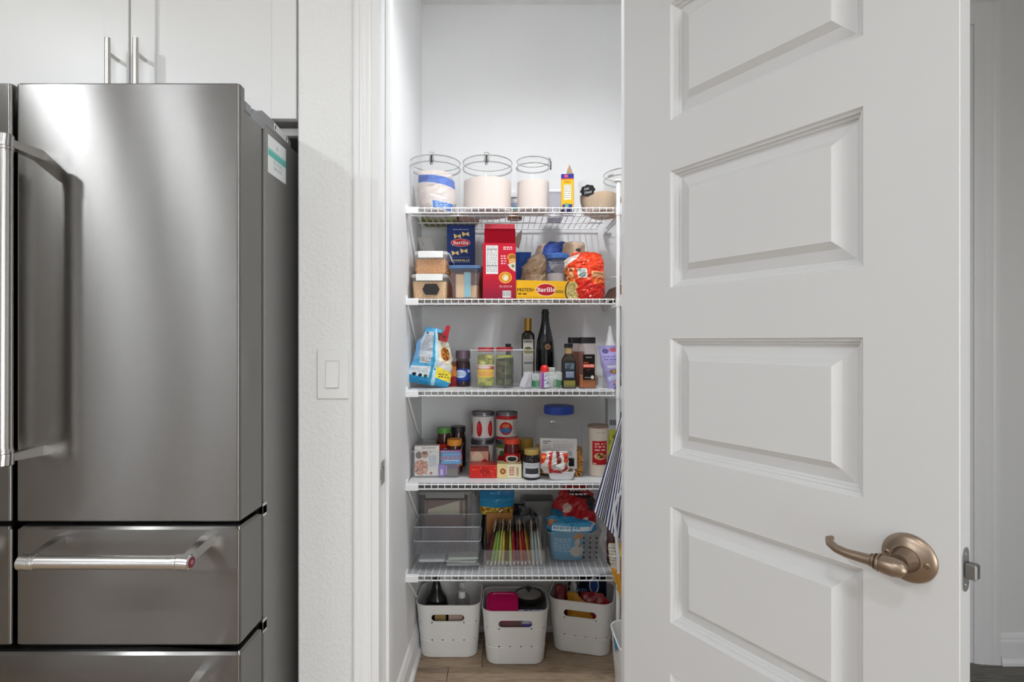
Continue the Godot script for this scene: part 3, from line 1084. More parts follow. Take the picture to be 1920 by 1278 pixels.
func shelves():
	for i in 5:
		wire_shelf("white wire shelf along the back wall, %s of five" % ORD[i], Vector3(-0.374, DECK[i], -FRONT), 0, 0.786, true, "wire shelves on the back wall")
	for i in 5:
		wire_shelf("white wire shelf along the right wall behind the pole, %s of five" % ORD[i], Vector3(0.446, DECK[i] - 0.004, -2.388), -PI / 2, 0.90, false, "wire shelves on the right wall")
	var white := mat(hx("ececec"), 0.4)
	var t = thing("shelf_pole", "white vertical pole carrying the shelf corner beside the open door", "pole", Vector3(0.426, 0, -2.018))
	var m := MB.new()
	m.lathe([Vector2(0.010, 0.0), Vector2(0.010, 0.02), Vector2(0.0078, 0.022), Vector2(0.0078, 1.90), Vector2(0.0, 1.902)], 16)
	part("tube", m, white, t)
	m = MB.new()
	m.box(Vector3(0.004, 1.908, -0.004), Vector3(0.036, 0.006, 0.03), 0.001)
	part("cap", m, white, t)
	for i in 5:
		m = MB.new()
		m.box(Vector3(0.0125, DECK[i] - 0.008, 0), Vector3(0.008, 0.045, 0.014), 0.001)
		m.lathe([Vector2(0.0095, DECK[i] - 0.03), Vector2(0.0098, DECK[i] - 0.012), Vector2(0.0095, DECK[i] + 0.004)], 12)
		part("clip", m, white, t)
	# liners
	for k in 3:
		var i = [2, 3, 4][k]
		var lm = mat(hx("d9d9da"), 0.4) if k < 2 else mat(Color(hx("c4c4c6"), 0.62), 0.4, {"transparency": BaseMaterial3D.TRANSPARENCY_ALPHA})
		var l = thing("shelf_liner", ["grey liner on the third wire shelf under the bottles", "smooth pale grey liner on the fourth wire shelf under the cans", "clear plastic liner on the bottom wire shelf under the tubs"][k], "liner", Vector3(0.021, DECK[i], -2.203), 0, "shelf liners")
		part("sheet", bx(-0.392, 0.392, [0.0002, -0.0036][int(k == 2)], [0.0016, -0.0024][int(k == 2)], -0.18, 0.184), lm, l)


# ------------------------------------------------------------------ kinds of things
func fill(called: String, label: String, cat: String, mesh, m: Material, p: Vector3, angle := 35.0):
	var o = part(numbered(called), mesh, m, self, p, angle)
	o.set_meta("label", label)
	o.set_meta("category", cat)
	o.set_meta("kind", "stuff")
	return o


func clip_jar(label: String, p: Vector3, r: float, h: float, latch_yaw: float, neck := 0.975) -> Node3D:
	var t = thing("clip_jar", label, "jar", p, latch_yaw, "clear jars with clip lids")
	var g := clear("e4e8e8", 0.22, 0.04)
	var steel := mat(hx("b9b9b6"), 0.25, {"metallic": 1.0})
	var m := MB.new()
	m.lathe([Vector2(0, 0.0015), Vector2(r * 0.8, 0.0015), Vector2(r * 0.93, 0.0), Vector2(r * 0.985, 0.007), Vector2(r, 0.018), Vector2(r, h * 0.78), Vector2(r * 0.985, h * 0.82), Vector2(r * neck, h * 0.845)], 40)
	part("body", m, g, t)
	m = MB.new()
	m.lathe([Vector2(r * neck + 0.001, h * 0.842), Vector2(r * neck + 0.0035, h * 0.846), Vector2(r * neck + 0.0035, h * 0.858), Vector2(r * neck + 0.001, h * 0.862)], 40)
	part("seal", m, clear("c9cbcc", 0.55, 0.2), t)
	m = MB.new()
	m.lathe([Vector2(r * neck, h * 0.864), Vector2(r * neck + 0.002, h * 0.87), Vector2(r * neck + 0.002, h * 0.955), Vector2(r * neck - 0.004, h * 0.985), Vector2(r * 0.86, h), Vector2(0, h)], 40)
	part("lid", m, g, t)
	m = MB.new()
	for yy in [h * 0.838, h * 0.952]:
		var ring := []
		for i in 41:
			var a = TAU * i / 40
			ring.append(Vector3(sin(a) * (r * neck + 0.0035), yy, cos(a) * (r * neck + 0.0035)))
		m.tube(ring, 0.0017, 6, false)
	part("wire_band", m, steel, t)
	m = MB.new()
	var z = r * neck + 0.005
	m.tube([Vector3(-0.008, h * 0.84, z), Vector3(-0.009, h * 0.9, z + 0.004), Vector3(-0.007, h * 0.985, z + 0.002), Vector3(0, h * 1.0, z - 0.002), Vector3(0.007, h * 0.985, z + 0.002), Vector3(0.009, h * 0.9, z + 0.004), Vector3(0.008, h * 0.84, z)], 0.0017, 6)
	part("bail", m, steel, t)
	m = MB.new()
	m.box(Vector3(0, h * 0.865, z + 0.007), Vector3(0.0085, h * 0.13, 0.003), 0.001)
	m.tube([Vector3(-0.006, h * 0.79, z + 0.006), Vector3(0, h * 0.77, z + 0.006), Vector3(0.006, h * 0.79, z + 0.006), Vector3(0, h * 0.815, z + 0.006), Vector3(-0.006, h * 0.79, z + 0.006)], 0.0018, 6)
	part("latch", m, mat(hx("4a4a4a"), 0.35, {"metallic": 0.8}), t)
	m = MB.new()
	m.box(Vector3(0, h * 0.85, -z), Vector3(0.03, h * 0.05, 0.004), 0.001)
	part("hinge", m, steel, t)
	return t


func carton(called: String, label: String, x: float, y: float, zf: float, w: float, h: float, d: float, m: Material, yaw := 0.0, cat := "box", group := "") -> Node3D:
	var t = thing(called, label, cat, Vector3(x, y, zf - d / 2), yaw, group)
	var b := MB.new()
	b.box(Vector3(0, h / 2, 0), Vector3(w, h, d), 0.0008)
	part("carton", b, m, t)
	return t


func flat_print(parent: Node, called: String, m: Material, w: float, h: float, t: Transform3D) -> MeshInstance3D:
	var b := MB.new()
	b.box(Vector3.ZERO, Vector3(w, h, 0.0004))
	var o = part(called, b, m, parent)
	o.transform = t
	return o


func oval(parent: Node, called: String, m: Material, rx: float, ry: float, t: Transform3D, z := 0.0006):
	var poly := PackedVector2Array()
	for i in 28:
		poly.append(Vector2(cos(TAU * i / 28) * rx, sin(TAU * i / 28) * ry))
	var b := MB.new()
	b.plate(poly, 0, z)
	var o = part(called, b, m, parent)
	o.transform = t
	return o


func clip_box(label: String, x: float, y: float, zf: float, w: float, h: float, d: float, tint := "f2f2f0", flap := "ecebe8") -> Node3D:
	var t = thing("clip_container", label, "container", Vector3(x, y, zf - d / 2), 0, "clip-lid food containers")
	var m = tub(w * 0.92, d * 0.92, w * 0.98, d * 0.98, h - 0.016, 0.014, 0.0015, 0.003)
	part("body", m, clear(tint, 0.14, 0.08), t)
	m = soft_box(w, 0.014, d, 0.016, 0.003)
	part("lid", m, clear(tint, 0.45, 0.2), t, Vector3(0, h - 0.0145, 0))
	m = MB.new()
	m.box(Vector3(0, h - 0.013, d / 2 + 0.002), Vector3(w * 0.72, 0.026, 0.004), 0.0015)
	part("front_clip", m, mat(hx(flap), 0.4), t)
	m = MB.new()
	m.box(Vector3.ZERO, Vector3(0.003, 0.036, d * 0.5), 0.001)
	m.move(Transform3D(Basis(Vector3.BACK, 0.35), Vector3(w / 2 + 0.006, h - 0.018, 0.01)))
	part("side_clip", m, clear(tint, 0.6, 0.22), t)
	return t


func jar(called: String, label: String, p: Vector3, r: float, h: float, lid_h: float, lid_c: Color, glass: Material, cat := "jar", lid_r := 0.94, group := "", neck := 0.86) -> Node3D:
	var t = thing(called, label, cat, p, 0, group)
	var m := MB.new()
	var b = h - lid_h
	m.lathe([Vector2(0, 0.001), Vector2(r * 0.88, 0), Vector2(r * 0.97, 0.003), Vector2(r, 0.008), Vector2(r, b * 0.78), Vector2(r * 0.97, b * 0.84), Vector2(r * neck, b * 0.93), Vector2(r * neck, b + 0.002)], 30)
	part("glass", m, glass, t)
	m = MB.new()
	m.lathe([Vector2(r * lid_r * 0.97, b), Vector2(r * lid_r, b + 0.0015), Vector2(r * lid_r, h - 0.002), Vector2(r * lid_r * 0.95, h), Vector2(r * lid_r * 0.85, h - 0.0008), Vector2(0, h - 0.0008)], 30)
	part("lid", m, mat(lid_c, 0.35), t)
	return t


func wrap_label(parent: Node, called: String, r: float, y0: float, y1: float, a: float, m: Material, a_mid := 0.0):
	var b := MB.new()
	b.lathe([Vector2(r, y0), Vector2(r, y1)], 20, a_mid - a, a_mid + a)
	return part(called, b, m, parent)


func core(r: float, y0: float, y1: float) -> MB:
	var m := MB.new()
	m.lathe([Vector2(0, y0), Vector2(r * 0.95, y0), Vector2(r, y0 + 0.004), Vector2(r, y1), Vector2(r * 0.5, y1 + 0.003), Vector2(0, y1 + 0.002)], 28)
	return m


func rim(parent: Node, w: float, d: float, r: float, h: float, m: Material):
	var b := MB.new()
	var ring = rr(w, d, r, h)
	ring.append(ring[0])
	b.tube(ring, 0.0016, 6, false)
	part("rim", b, m, parent)


# ------------------------------------------------------------------ top shelf
func top_shelf():
	var y = DECK[0] + 0.0006
	var flour := mat(hx("e6d7ce"), 0.95)
	clip_jar("large clear clip-lid jar with a blue-banded flour bag inside, leftmost on the top shelf", Vector3(X(816, 2.15), y, -2.15), 0.1, 0.219, 0.0)
	clip_jar("large clear clip-lid jar two-thirds full of beige flour on the top shelf", Vector3(X(914, 2.15), y, -2.15), 0.098, 0.219, 0.0)
	fill("flour", "pale beige flour filling the second large clip-lid jar", "flour", core(0.0945, 0.003, 0.13), flour, Vector3(X(914, 2.15), y, -2.15))
	clip_jar("narrower clear clip-lid jar of flour with its latch on the right side", Vector3(X(999.5, 2.115), y, -2.115), 0.0655, 0.213, PI / 2 - 0.35, 0.93)
	fill("flour", "pale beige flour filling the narrower clip-lid jar", "flour", core(0.062, 0.003, 0.118), flour, Vector3(X(999.5, 2.115), y, -2.115))
	clip_jar("clear clip-lid jar half hidden behind the pole on the right", Vector3(0.522, y - 0.004, -2.305), 0.096, 0.226, 2.2)
	# bag in the first jar
	var p := Pic.new(128, 128, "ddd0ca")
	p.poly([0.1, 0.10, 0.98, 0.22, 0.98, 0.44, 0.1, 0.30], "4d6fc0").poly([0.12, 0.12, 0.4, 0.15, 0.35, 0.3, 0.14, 0.28], "2f4f9e").poly([0.45, 0.78, 0.9, 0.82, 0.9, 0.99, 0.45, 0.97], "3f7fd0").lines(0.5, 0.82, 0.8, 0.94, 3, "dfe9f7", 5)
	p.poly([0.4, 0.62, 0.75, 0.7, 0.72, 0.75, 0.4, 0.66], "f0ece8")
	var t = thing("flour_bag", "white flour bag with blue bands folded inside the leftmost large jar", "bag", Vector3(X(818, 2.15), y + 0.004, -2.148))
	part("wrapper", sack(lens_poly(0.15, 0.14), [[0, 0.85, 1.0, 0.008, 0], [0.05, 1, 1, 0.004, 0], [0.11, 0.98, 0.9, 0, 0], [0.155, 0.95, 0.55, -0.004, 0.0], [0.17, 0.7, 0.3, -0.01, 0]], 5, 0.006), p.m(0.55), t)
	# small packet between the jars
	p = Pic.new(32, 64, "d8d8dc")
	p.rect(0, 0.28, 1, 0.34, "5a5a62").poly([0, 0.5, 1, 0.42, 1, 0.6, 0, 0.6], "9fa9c9").rect(0, 0.6, 1, 0.72, "3f9a94").rect(0, 0.72, 1, 1, "8a5a3a")
	t = thing("packet", "small white and brown packet squeezed between two flour jars", "packet", Vector3(X(965, 2.24), y, -2.24))
	part("wrapper", sack(lens_poly(0.06, 0.04), [[0, 1, 0.9, 0, 0], [0.07, 1, 1, 0, 0], [0.128, 1, 0.1, 0, 0]], 9, 0.002), p.m(0.4), t)
	# white tub behind the yellow box
	t = thing("plastic_tub", "translucent white lidded tub behind the yellow box on the top shelf", "tub", Vector3(X(1040, 2.25), y, -2.25))
	part("body", tub(0.062, 0.10, 0.07, 0.11, 0.105, 0.012, 0.0015, 0.003), clear("e8e6ee", 0.5, 0.2), t)
	part("lid", soft_box(0.074, 0.012, 0.114, 0.014, 0.002), mat(hx("eeeef0"), 0.4), t, Vector3(0, 0.1052, 0))
	# yellow box with open flap
	p = Pic.new(64, 160, "f0b322")
	p.rect(0, 0, 1, 0.13, "2c2f86").rect(0.25, 0.02, 0.55, 0.1, "d94f6a").rect(0, 0.13, 1, 0.17, "e0701f").lines(0.25, 0.2, 0.75, 0.27, 2, "5a4210", 2, 0.7).rect(0.22, 0.3, 0.8, 0.72, "e9e6dc").lines(0.25, 0.32, 0.78, 0.71, 7, "8d8d88", 3).rect(0.1, 0.85, 0.9, 1, "2c3f8e").rect(0.3, 0.82, 0.6, 0.95, "7aa07a")
	t = carton("tall_box", "yellow box with a blue top band and its brown flap standing open", X(1066, 2.06), y, -2.06, 0.049, 0.139, 0.07, p.m(0.5), -0.12)
	var m := MB.new()
	m.plate(PackedVector2Array([Vector2(-0.006, 0), Vector2(0.022, 0), Vector2(0.016, 0.022), Vector2(0.008, 0.041), Vector2(-0.001, 0.02)]), 0, 0.0008)
	part("flap", m, mat(hx("a98f6c"), 0.8), t, Vector3(0, 0.139, 0.02))
	m = MB.new()
	m.plate(PackedVector2Array([Vector2(-0.02, 0), Vector2(0, 0), Vector2(-0.004, 0.008), Vector2(-0.018, 0.009)]), 0, 0.0008)
	part("flap", m, mat(hx("e4e2e6"), 0.6), t, Vector3(-0.002, 0.139, 0.026))
	# oat flour bin
	t = thing("flour_canister", "clear oval-cornered canister of oat flour with a black chalk label", "canister", Vector3(0.392, y, -2.158), -0.58)
	var body = tub(0.13, 0.18, 0.152, 0.206, 0.125, 0.045, 0.002, 0.003)
	part("body", body, clear("efe9e2", 0.16, 0.06), t)
	var poly := PackedVector2Array()
	for i in 40:
		var a = TAU * i / 40
		var k = 1.0 + 0.06 * cos(a * 8)
		poly.append(Vector2(cos(a) * 0.031 * k, sin(a) * 0.0215 * k))
	m = MB.new()
	m.plate(poly, 0, 0.0006)
	var lb = part("chalk_label", m, mat(hx("1d1c20"), 0.8), t)
	lb.transform = xf(-0.02, 0.082, 0.0992, 0, 0.1)
	lettering("Oat", 0.009, mat(hx("e8e8e8"), 0.8), t, xf(-0.024, 0.089, 0.1009, 0, 0.1, 0.08), false, true)
	lettering("Flour", 0.009, mat(hx("e8e8e8"), 0.8), t, xf(-0.018, 0.0745, 0.0994, 0, 0.1, 0.08), false, true)
	var c = MB.new()
	c.loft([rr(0.122, 0.172, 0.042, 0.003), rr(0.138, 0.19, 0.042, 0.05), rr(0.140, 0.194, 0.043, 0.072)])
	var f = fill("oat_flour", "tan oat flour filling the canister with the chalk label", "flour", c, mat(hx("cdb497"), 0.95), Vector3(0.392, y, -2.158))
	f.rotation.y = -0.58
	# packs lying at the back
	t = thing("snack_pack", "olive green pack lying behind the leftmost jar on the top shelf", "packet", Vector3(-0.285, y, -2.32))
	part("wrapper", soft_box(0.15, 0.05, 0.11, 0.012, 0.006), mat(hx("7d7d3a"), 0.5), t)
	t = thing("snack_pack", "pinkish brown pack lying behind the second large jar", "packet", Vector3(-0.165, y, -2.33), 0.2)
	part("wrapper", soft_box(0.09, 0.04, 0.1, 0.012, 0.006), mat(hx("b08d80"), 0.5), t)


# ------------------------------------------------------------------ second shelf
func second_shelf():
	var y = DECK[1] + 0.0006
	var d0 = 2.03
	# two stacked clip boxes
	var t = clip_box("clear clip-lid container of grain with a black label, lower of two stacked", X(806, 2.05), y, -2.035, 0.142, 0.094, 0.19)
	var m := MB.new()
	m.plate(PackedVector2Array([Vector2(-0.033, 0), Vector2(-0.022, -0.021), Vector2(0.022, -0.021), Vector2(0.033, 0), Vector2(0.022, 0.021), Vector2(-0.022, 0.021)]), 0, 0.0006)
	part("label", m, mat(hx("262024"), 0.7), t, Vector3(0.006, 0.036, 0.0915))
	var gp := Pic.new(128, 96, "dcb688")
	gp.specks(0, 0, 1, 1, 1500, 0.012, ["b98a58", "e2bd8e", "c79a68", "d9b284", "a87a4c"], 8)
	var c := MB.new()
	c.loft([rr(0.125, 0.168, 0.012, 0.002), rr(0.131, 0.176, 0.012, 0.066)])
	fill("grain", "tan grain filling the lower clip-lid container", "grain", c, gp.m(0.8, {"uv1_triplanar": true, "uv1_scale": Vector3(14, 14, 14)}), Vector3(X(806, 2.05), y, -2.13))
	t = clip_box("clear clip-lid container of small brown pasta, upper of two stacked", X(807.5, 2.05), y + 0.0945, -2.048, 0.134, 0.089, 0.175)
	# little pasta, loose
	var rng := RandomNumberGenerator.new()
	rng.seed = 12
	m = MB.new()
	m.loft([rr(0.112, 0.148, 0.01, 0.002), rr(0.116, 0.152, 0.01, 0.054)])
	for i in 420:
		var a = rng.randf() * TAU
		var pp := Vector3.ZERO
		if i < 260:
			pp = Vector3(rng.randf_range(-0.055, 0.055), rng.randf_range(0.006, 0.056), 0.0765)
		elif i < 330:
			pp = Vector3(0.0585 if i % 2 == 0 else -0.0585, rng.randf_range(0.006, 0.055), rng.randf_range(-0.07, 0.07))
		else:
			pp = Vector3(rng.randf_range(-0.055, 0.055), 0.056, rng.randf_range(-0.07, 0.07))
		var u = Vector3(cos(a), sin(a), rng.randf_range(-0.2, 0.2)).normalized() * 0.0055
		var n = Vector3(-sin(a), cos(a), 0) * 0.002
		m.tube([pp - u, pp + n, pp + u], 0.0024, 5)
	fill("elbow_pasta", "small brown pasta filling the upper clip-lid container", "pasta", m, gp.m(0.7, {"albedo_color": hx("ffe6c4"), "uv1_triplanar": true, "uv1_scale": Vector3(9, 9, 9)}), Vector3(X(807.5, 2.05), y + 0.0955, -2.1355))
	# leaning pouch behind
	var p := Pic.new(64, 96, "c9c6c2")
	p.poly([0.6, 0.3, 1, 0.5, 1, 1, 0.75, 1], "6e2a2c").specks(0.55, 0.3, 0.95, 0.7, 40, 0.04, ["4a3a34", "7d3a34"], 2).specks(0.1, 0.1, 0.4, 0.9, 14, 0.02, ["8a8580"], 3)
	t = thing("snack_pouch", "grey and dark red pouch leaning behind the stacked clip containers", "pouch", Vector3(X(806, 2.28), y, -2.28))
	part("wrapper", sack(lens_poly(0.085, 0.06), [[0, 1, 1, 0.02, 0], [0.12, 1, 0.9, 0.014, 0], [0.2, 0.9, 0.5, 0.0, 0], [0.285, 0.62, 0.05, -0.028, -0.01]], 15, 0.004), p.m(0.35), t)
	# red box under the blue pasta box
	carton("flat_box", "dark red box standing under the blue pasta box", X(876, 2.2), y, -2.2, 0.13, 0.146, 0.06, mat(hx("7d2a20"), 0.6))
	p = Pic.new(128, 192, "152a62")
	p.lines(0.22, 0.1, 0.78, 0.16, 1, "9fb0de", 2, 0.4)
	for q in [[0.38, 0.27], [0.68, 0.22], [0.3, 0.68], [0.62, 0.63], [0.3, 0.44]]:
		var a = q[0]
		var b = q[1]
		p.poly([a - 0.14, b - 0.06, a, b - 0.016, a + 0.12, b - 0.055, a + 0.14, b + 0.055, a, b + 0.018, a - 0.11, b + 0.065], "e6c98c").poly([a - 0.03, b - 0.03, a + 0.03, b - 0.02, a + 0.02, b + 0.03, a - 0.03, b + 0.02], "b98f45")
	p.ell(0.5, 0.43, 0.36, 0.095, "e9b9b4").ell(0.5, 0.43, 0.345, 0.085, "c3202c").lines(0.14, 0.78, 0.84, 0.81, 1, "7f90c8", 4, 0.5).lines(0.14, 0.9, 0.84, 0.93, 1, "8fa0cc", 6, 0.5)
	t = carton("pasta_box", "blue box of bow-tie pasta with a red oval, standing behind the blue-lidded tub", X(864, 2.2), y + 0.1465, -2.2, 0.114, 0.171, 0.05, p.m(0.4), 0.0, "box", "pasta boxes")
	lettering("Barilla", 0.0135, mat(hx("f2ece8"), 0.5), t, xf(0, 0.097, 0.0253), true, true)
	lettering("FARFALLE", 0.0085, mat(hx("d8c874"), 0.5), t, xf(0.003, 0.0245, 0.0253), true, false, 0.0, 1.25)
	# blue-lidded tub of crackers
	t = thing("lidded_tub", "clear square tub with a steel-blue lid holding cracker packs", "container", Vector3(X(873, 2.08), y, -2.085))
	part("body", tub(0.098, 0.098, 0.112, 0.112, 0.112, 0.014, 0.0015, 0.002), clear("eef2f6", 0.14, 0.06), t)
	part("lid", soft_box(0.124, 0.014, 0.124, 0.016, 0.003), mat(hx("4d6e98"), 0.35), t, Vector3(0, 0.1122, 0))
	t = thing("cracker_pack", "tan cracker pack standing left inside the blue-lidded tub", "packet", Vector3(X(862, 2.06), y + 0.004, -2.075), 0.1)
	part("wrapper", soft_box(0.034, 0.092, 0.05, 0.006, 0.003), mat(hx("dcb98e"), 0.6), t)
	p = Pic.new(32, 96, "e3d6bd")
	p.rect(0.1, 0.14, 0.9, 0.26, "b9c6cc").rect(0.1, 0.26, 0.9, 0.9, "86bfd0").ell(0.5, 0.9, 0.4, 0.06, "86bfd0")
	t = thing("cracker_pack", "cream cracker pack with a pale blue tongue inside the blue-lidded tub", "packet", Vector3(X(876, 2.05), y + 0.006, -2.06))
	part("wrapper", soft_box(0.027, 0.098, 0.02, 0.005, 0.003), p.m(0.5, {"uv1_scale": Vector3(4, 1, 1), "uv1_offset": Vector3(0.5, 0, 0)}), t)
	t = thing("cracker_pack", "light brown cracker pack lying right inside the blue-lidded tub", "packet", Vector3(X(889, 2.07), y + 0.004, -2.08), -0.2)
	part("wrapper", soft_box(0.032, 0.05, 0.05, 0.006, 0.003), mat(hx("c9a67c"), 0.6), t)
	# red cracker box, gable open
	p = Pic.new(192, 320, "c4162f")
	for i in 40:
		p.rect(0, 0.6 + i * 0.01, 1, 0.61 + i * 0.01, Color(0.77 - i * 0.006, 0.086, 0.185 + i * 0.0008).to_html(false))
	p.rect(0.09, 0.04, 0.46, 0.56, "e6e4e2").rect(0.11, 0.1, 0.44, 0.115, "444444").lines(0.11, 0.06, 0.44, 0.53, 15, "a2a2a2", 4).rect(0.1, 0.4, 0.45, 0.415, "555555")
	p.lines(0.62, 0.06, 0.9, 0.13, 2, "f2d8d8", 6, 0.6).lines(0.55, 0.22, 0.72, 0.4, 4, "eec7c9", 7, 0.5).ell(0.88, 0.25, 0.14, 0.07, "d98a3a").ell(0.9, 0.25, 0.1, 0.045, "9c6a2a").ell(0.92, 0.33, 0.13, 0.06, "e0a85a").poly([0.75, 0.38, 1, 0.34, 1, 0.52, 0.85, 0.46], "d8d3c0").ell(0.92, 0.41, 0.05, 0.03, "6f8a5a")
	p.ell(0.69, 0.62, 0.2, 0.105, "e9b23c").ell(0.69, 0.62, 0.165, 0.085, "d9622a").ell(0.69, 0.62, 0.12, 0.07, "e3c257").ell(0.7, 0.63, 0.065, 0.045, "e8e0d0").lines(0.5, 0.77, 0.9, 0.81, 2, "e8b9bd", 9, 0.5).lines(0.1, 0.68, 0.45, 0.71, 1, "8e2030", 3, 0.5)
	p.bars(0.6, 0.86, 0.86, 0.985, 4)
	t = carton("cracker_box", "tall red cracker box with its top flaps standing open on the second shelf", X(936, 2.035), y, -2.035, 0.126, 0.2115, 0.062, p.m(0.4), 0.02)
	var rd := mat(hx("84091a"), 0.9, {"metallic_specular": 0.2})
	m = MB.new()
	m.box(Vector3(0, 0.0285, 0), Vector3(0.119, 0.059, 0.0009), 0.0)
	m.move(Transform3D(Basis(Vector3.RIGHT, -0.12), Vector3(0.002, 0.211, 0.029)))
	part("flap", m, rd, t)
	m = MB.new()
	m.box(Vector3(0, 0.044, 0), Vector3(0.119, 0.088, 0.0009), 0.0)
	m.move(Transform3D(Basis(Vector3.RIGHT, -0.05), Vector3(0.002, 0.211, -0.029)))
	part("flap", m, mat(hx("c02a3c"), 0.5), t)
	m = MB.new()
	m.plate(PackedVector2Array([Vector2(-0.028, 0), Vector2(0.028, 0), Vector2(0.022, 0.04), Vector2(0.004, 0.07), Vector2(-0.022, 0.035)]), 0, 0.0009)
	m.move(Transform3D(Basis(Vector3.BACK, -0.32) * Basis(Vector3.UP, PI / 2 - 0.5), Vector3(0.063, 0.205, 0)))
	part("flap", m, mat(hx("8f8176"), 0.8), t)
	# blue lidded tub behind, kraft bag, canister, flour bag
	p = Pic.new(64, 96, "2f56a8")
	p.lines(0.5, 0.3, 0.95, 0.55, 3, "c6d4ee", 4, 0.5).rect(0, 0.55, 1, 1, "8a8e9a").rect(0, 0.75, 1, 1, "5a2a30")
	t = thing("snack_pouch", "blue pouch standing behind the red cracker box", "pouch", Vector3(X(978, 2.24), y, -2.25))
	part("wrapper", sack(lens_poly(0.08, 0.06), [[0, 1, 1, 0, 0], [0.1, 1, 1, 0, 0], [0.2, 1.0, 0.5, 0, 0], [0.212, 1, 0.3, 0, 0]], 4, 0.002), p.m(0.4), t)
	p = Pic.new(128, 128, "a89078")
	p.rect(0, 0, 1, 0.45, "8f7a64")
	p.specks(0.5, 0.5, 0.95, 0.98, 120, 0.02, ["c6b9aa", "9a8a7a", "d2c8bc"], 3).lines(0.1, 0.5, 0.5, 0.95, 7, "8a7a6c", 5, 0.35)
	t = thing("kraft_bag", "crumpled brown bag with a rounded top behind the yellow pasta box", "bag", Vector3(X(1001, 2.17), y, -2.17))
	part("wrapper", sack(lens_poly(0.096, 0.085), [[0, 0.95, 1, 0, 0], [0.08, 1, 1, 0, 0], [0.13, 1, 0.95, 0.002, 0], [0.165, 0.8, 0.8, 0.012, 0], [0.188, 0.42, 0.4, 0.02, 0]], 21, 0.007), p.m(0.5), t)
	t = thing("canister", "clear round canister with a blue lid behind the yellow pasta box", "canister", Vector3(X(1045, 2.17), y, -2.17))
	m = MB.new()
	m.lathe([Vector2(0, 0.001), Vector2(0.042, 0), Vector2(0.045, 0.006), Vector2(0.046, 0.165), Vector2(0.044, 0.17)], 30)
	part("body", m, clear("e6eaf0", 0.25, 0.08), t)
	m = MB.new()
	m.lathe([Vector2(0.0475, 0.168), Vector2(0.049, 0.17), Vector2(0.049, 0.186), Vector2(0.046, 0.19), Vector2(0, 0.191)], 30)
	part("lid", m, mat(hx("3d68b4"), 0.35), t)
	fill("powder", "grey white powder in the blue-lidded round canister", "powder", core(0.043, 0.003, 0.11), mat(hx("b9bac2"), 0.95), Vector3(X(1045, 2.17), y, -2.17))
	p = Pic.new(128, 128, "d3b79c")
	p.rect(0.2, 0, 0.52, 0.6, "3b55a0").ell(0.45, 0.36, 0.15, 0.16, "c9cbd6").lines(0.36, 0.32, 0.55, 0.4, 2, "5a6aa6", 3).rect(0, 0, 0.2, 0.5, "ddc0ac").ell(0.83, 0.32, 0.05, 0.05, "3a302c").ell(0.8, 0.14, 0.06, 0.03, "4a4038")
	t = thing("flour_bag", "beige flour bag with a blue band slumped at the back of the second shelf", "bag", Vector3(X(1050, 2.3), y, -2.305), 0.0)
	part("wrapper", sack(lens_poly(0.19, 0.13), [[0, 1, 0.9, 0, 0], [0.1, 1, 1, 0, 0], [0.2, 1.1, 0.9, 0, 0], [0.245, 1.05, 0.6, 0.006, 0], [0.262, 0.85, 0.2, 0.02, 0]], 17, 0.012), p.m(0.55), t)
	m = MB.new()
	for i in 7:
		m.box(Vector3(0.028 + i * 0.0115, 0.266 - absf(i - 3) * 0.0015, 0), Vector3(0.007, 0.012, 0.002), 0.0)
	part("crimped_edge", m, mat(hx("d8d4d0"), 0.5), t)
	# orange bag
	p = Pic.new(192, 192, "e8431c")
	p.rect(0, 0.62, 1, 1, "dd2a1c").poly([0, 0.1, 0.35, 0.02, 0.3, 0.18, 0.05, 0.34, 0, 0.3], "ddd4cc").rect(0.0, 0.34, 0.28, 0.62, "e26a2a").specks(0.02, 0.34, 0.24, 0.6, 24, 0.035, ["e9c9a0", "c86a3a", "7a3a20", "f0d8b0"], 4).rect(0.34, 0.36, 0.54, 0.56, "e8e2d8").rect(0.37, 0.38, 0.51, 0.54, "9fb0a8").rect(0.62, 0.42, 0.95, 0.56, "d99a6a").poly([0.6, 0.56, 0.95, 0.56, 0.9, 0.68, 0.66, 0.68], "ea6a24")
	t = thing("snack_bag", "shiny orange-red plastic bag on the right of the second shelf", "bag", Vector3(X(1097, 2.08), y, -2.105), -0.1)
	part("wrapper", sack(lens_poly(0.152, 0.10), [[0, 0.86, 0.8, 0.010, 0], [0.05, 0.88, 1, 0.010, 0], [0.10, 0.97, 1, 0.003, 0], [0.15, 0.98, 0.8, -0.002, 0], [0.178, 0.74, 0.35, 0.006, 0], [0.186, 0.55, 0.14, 0.0, 0]], 33, 0.0075, 48, 34, 42.0), p.m(0.25), t)
	# yellow pasta box lying down
	p = Pic.new(256, 80, "f0b422")
	p.rect(0, 0.9, 1, 1, "d99e1c").ell(0.47, 0.5, 0.165, 0.37, "f6dcae").ell(0.47, 0.5, 0.155, 0.33, "b3202a").rect(0.64, 0.3, 0.75, 0.42, "d9a93a").rect(0.62, 0.5, 0.76, 0.68, "a8842a").ell(0.9, 0.55, 0.125, 0.66, "5a4626").ell(0.91, 0.55, 0.11, 0.6, "c9b478").specks(0.83, 0.12, 0.99, 0.95, 160, 0.012, ["e6d296", "a8924e", "d2bc78", "8a7a4a"], 3).lines(0.02, 0.72, 0.16, 0.86, 1, "6a5010", 3, 0.7)
	t = carton("pasta_box", "yellow pasta box with a red oval lying on its side", X(1025, 2.055), y, -2.045, 0.247, 0.069, 0.045, p.m(0.4), 0.2, "box", "pasta boxes")
	lettering("PROTEIN+", 0.0125, mat(hx("3f3208"), 0.5), t, xf(-0.087, 0.033, 0.0228, 0, 0, 0.03), true, false, 0.0, 0.85)
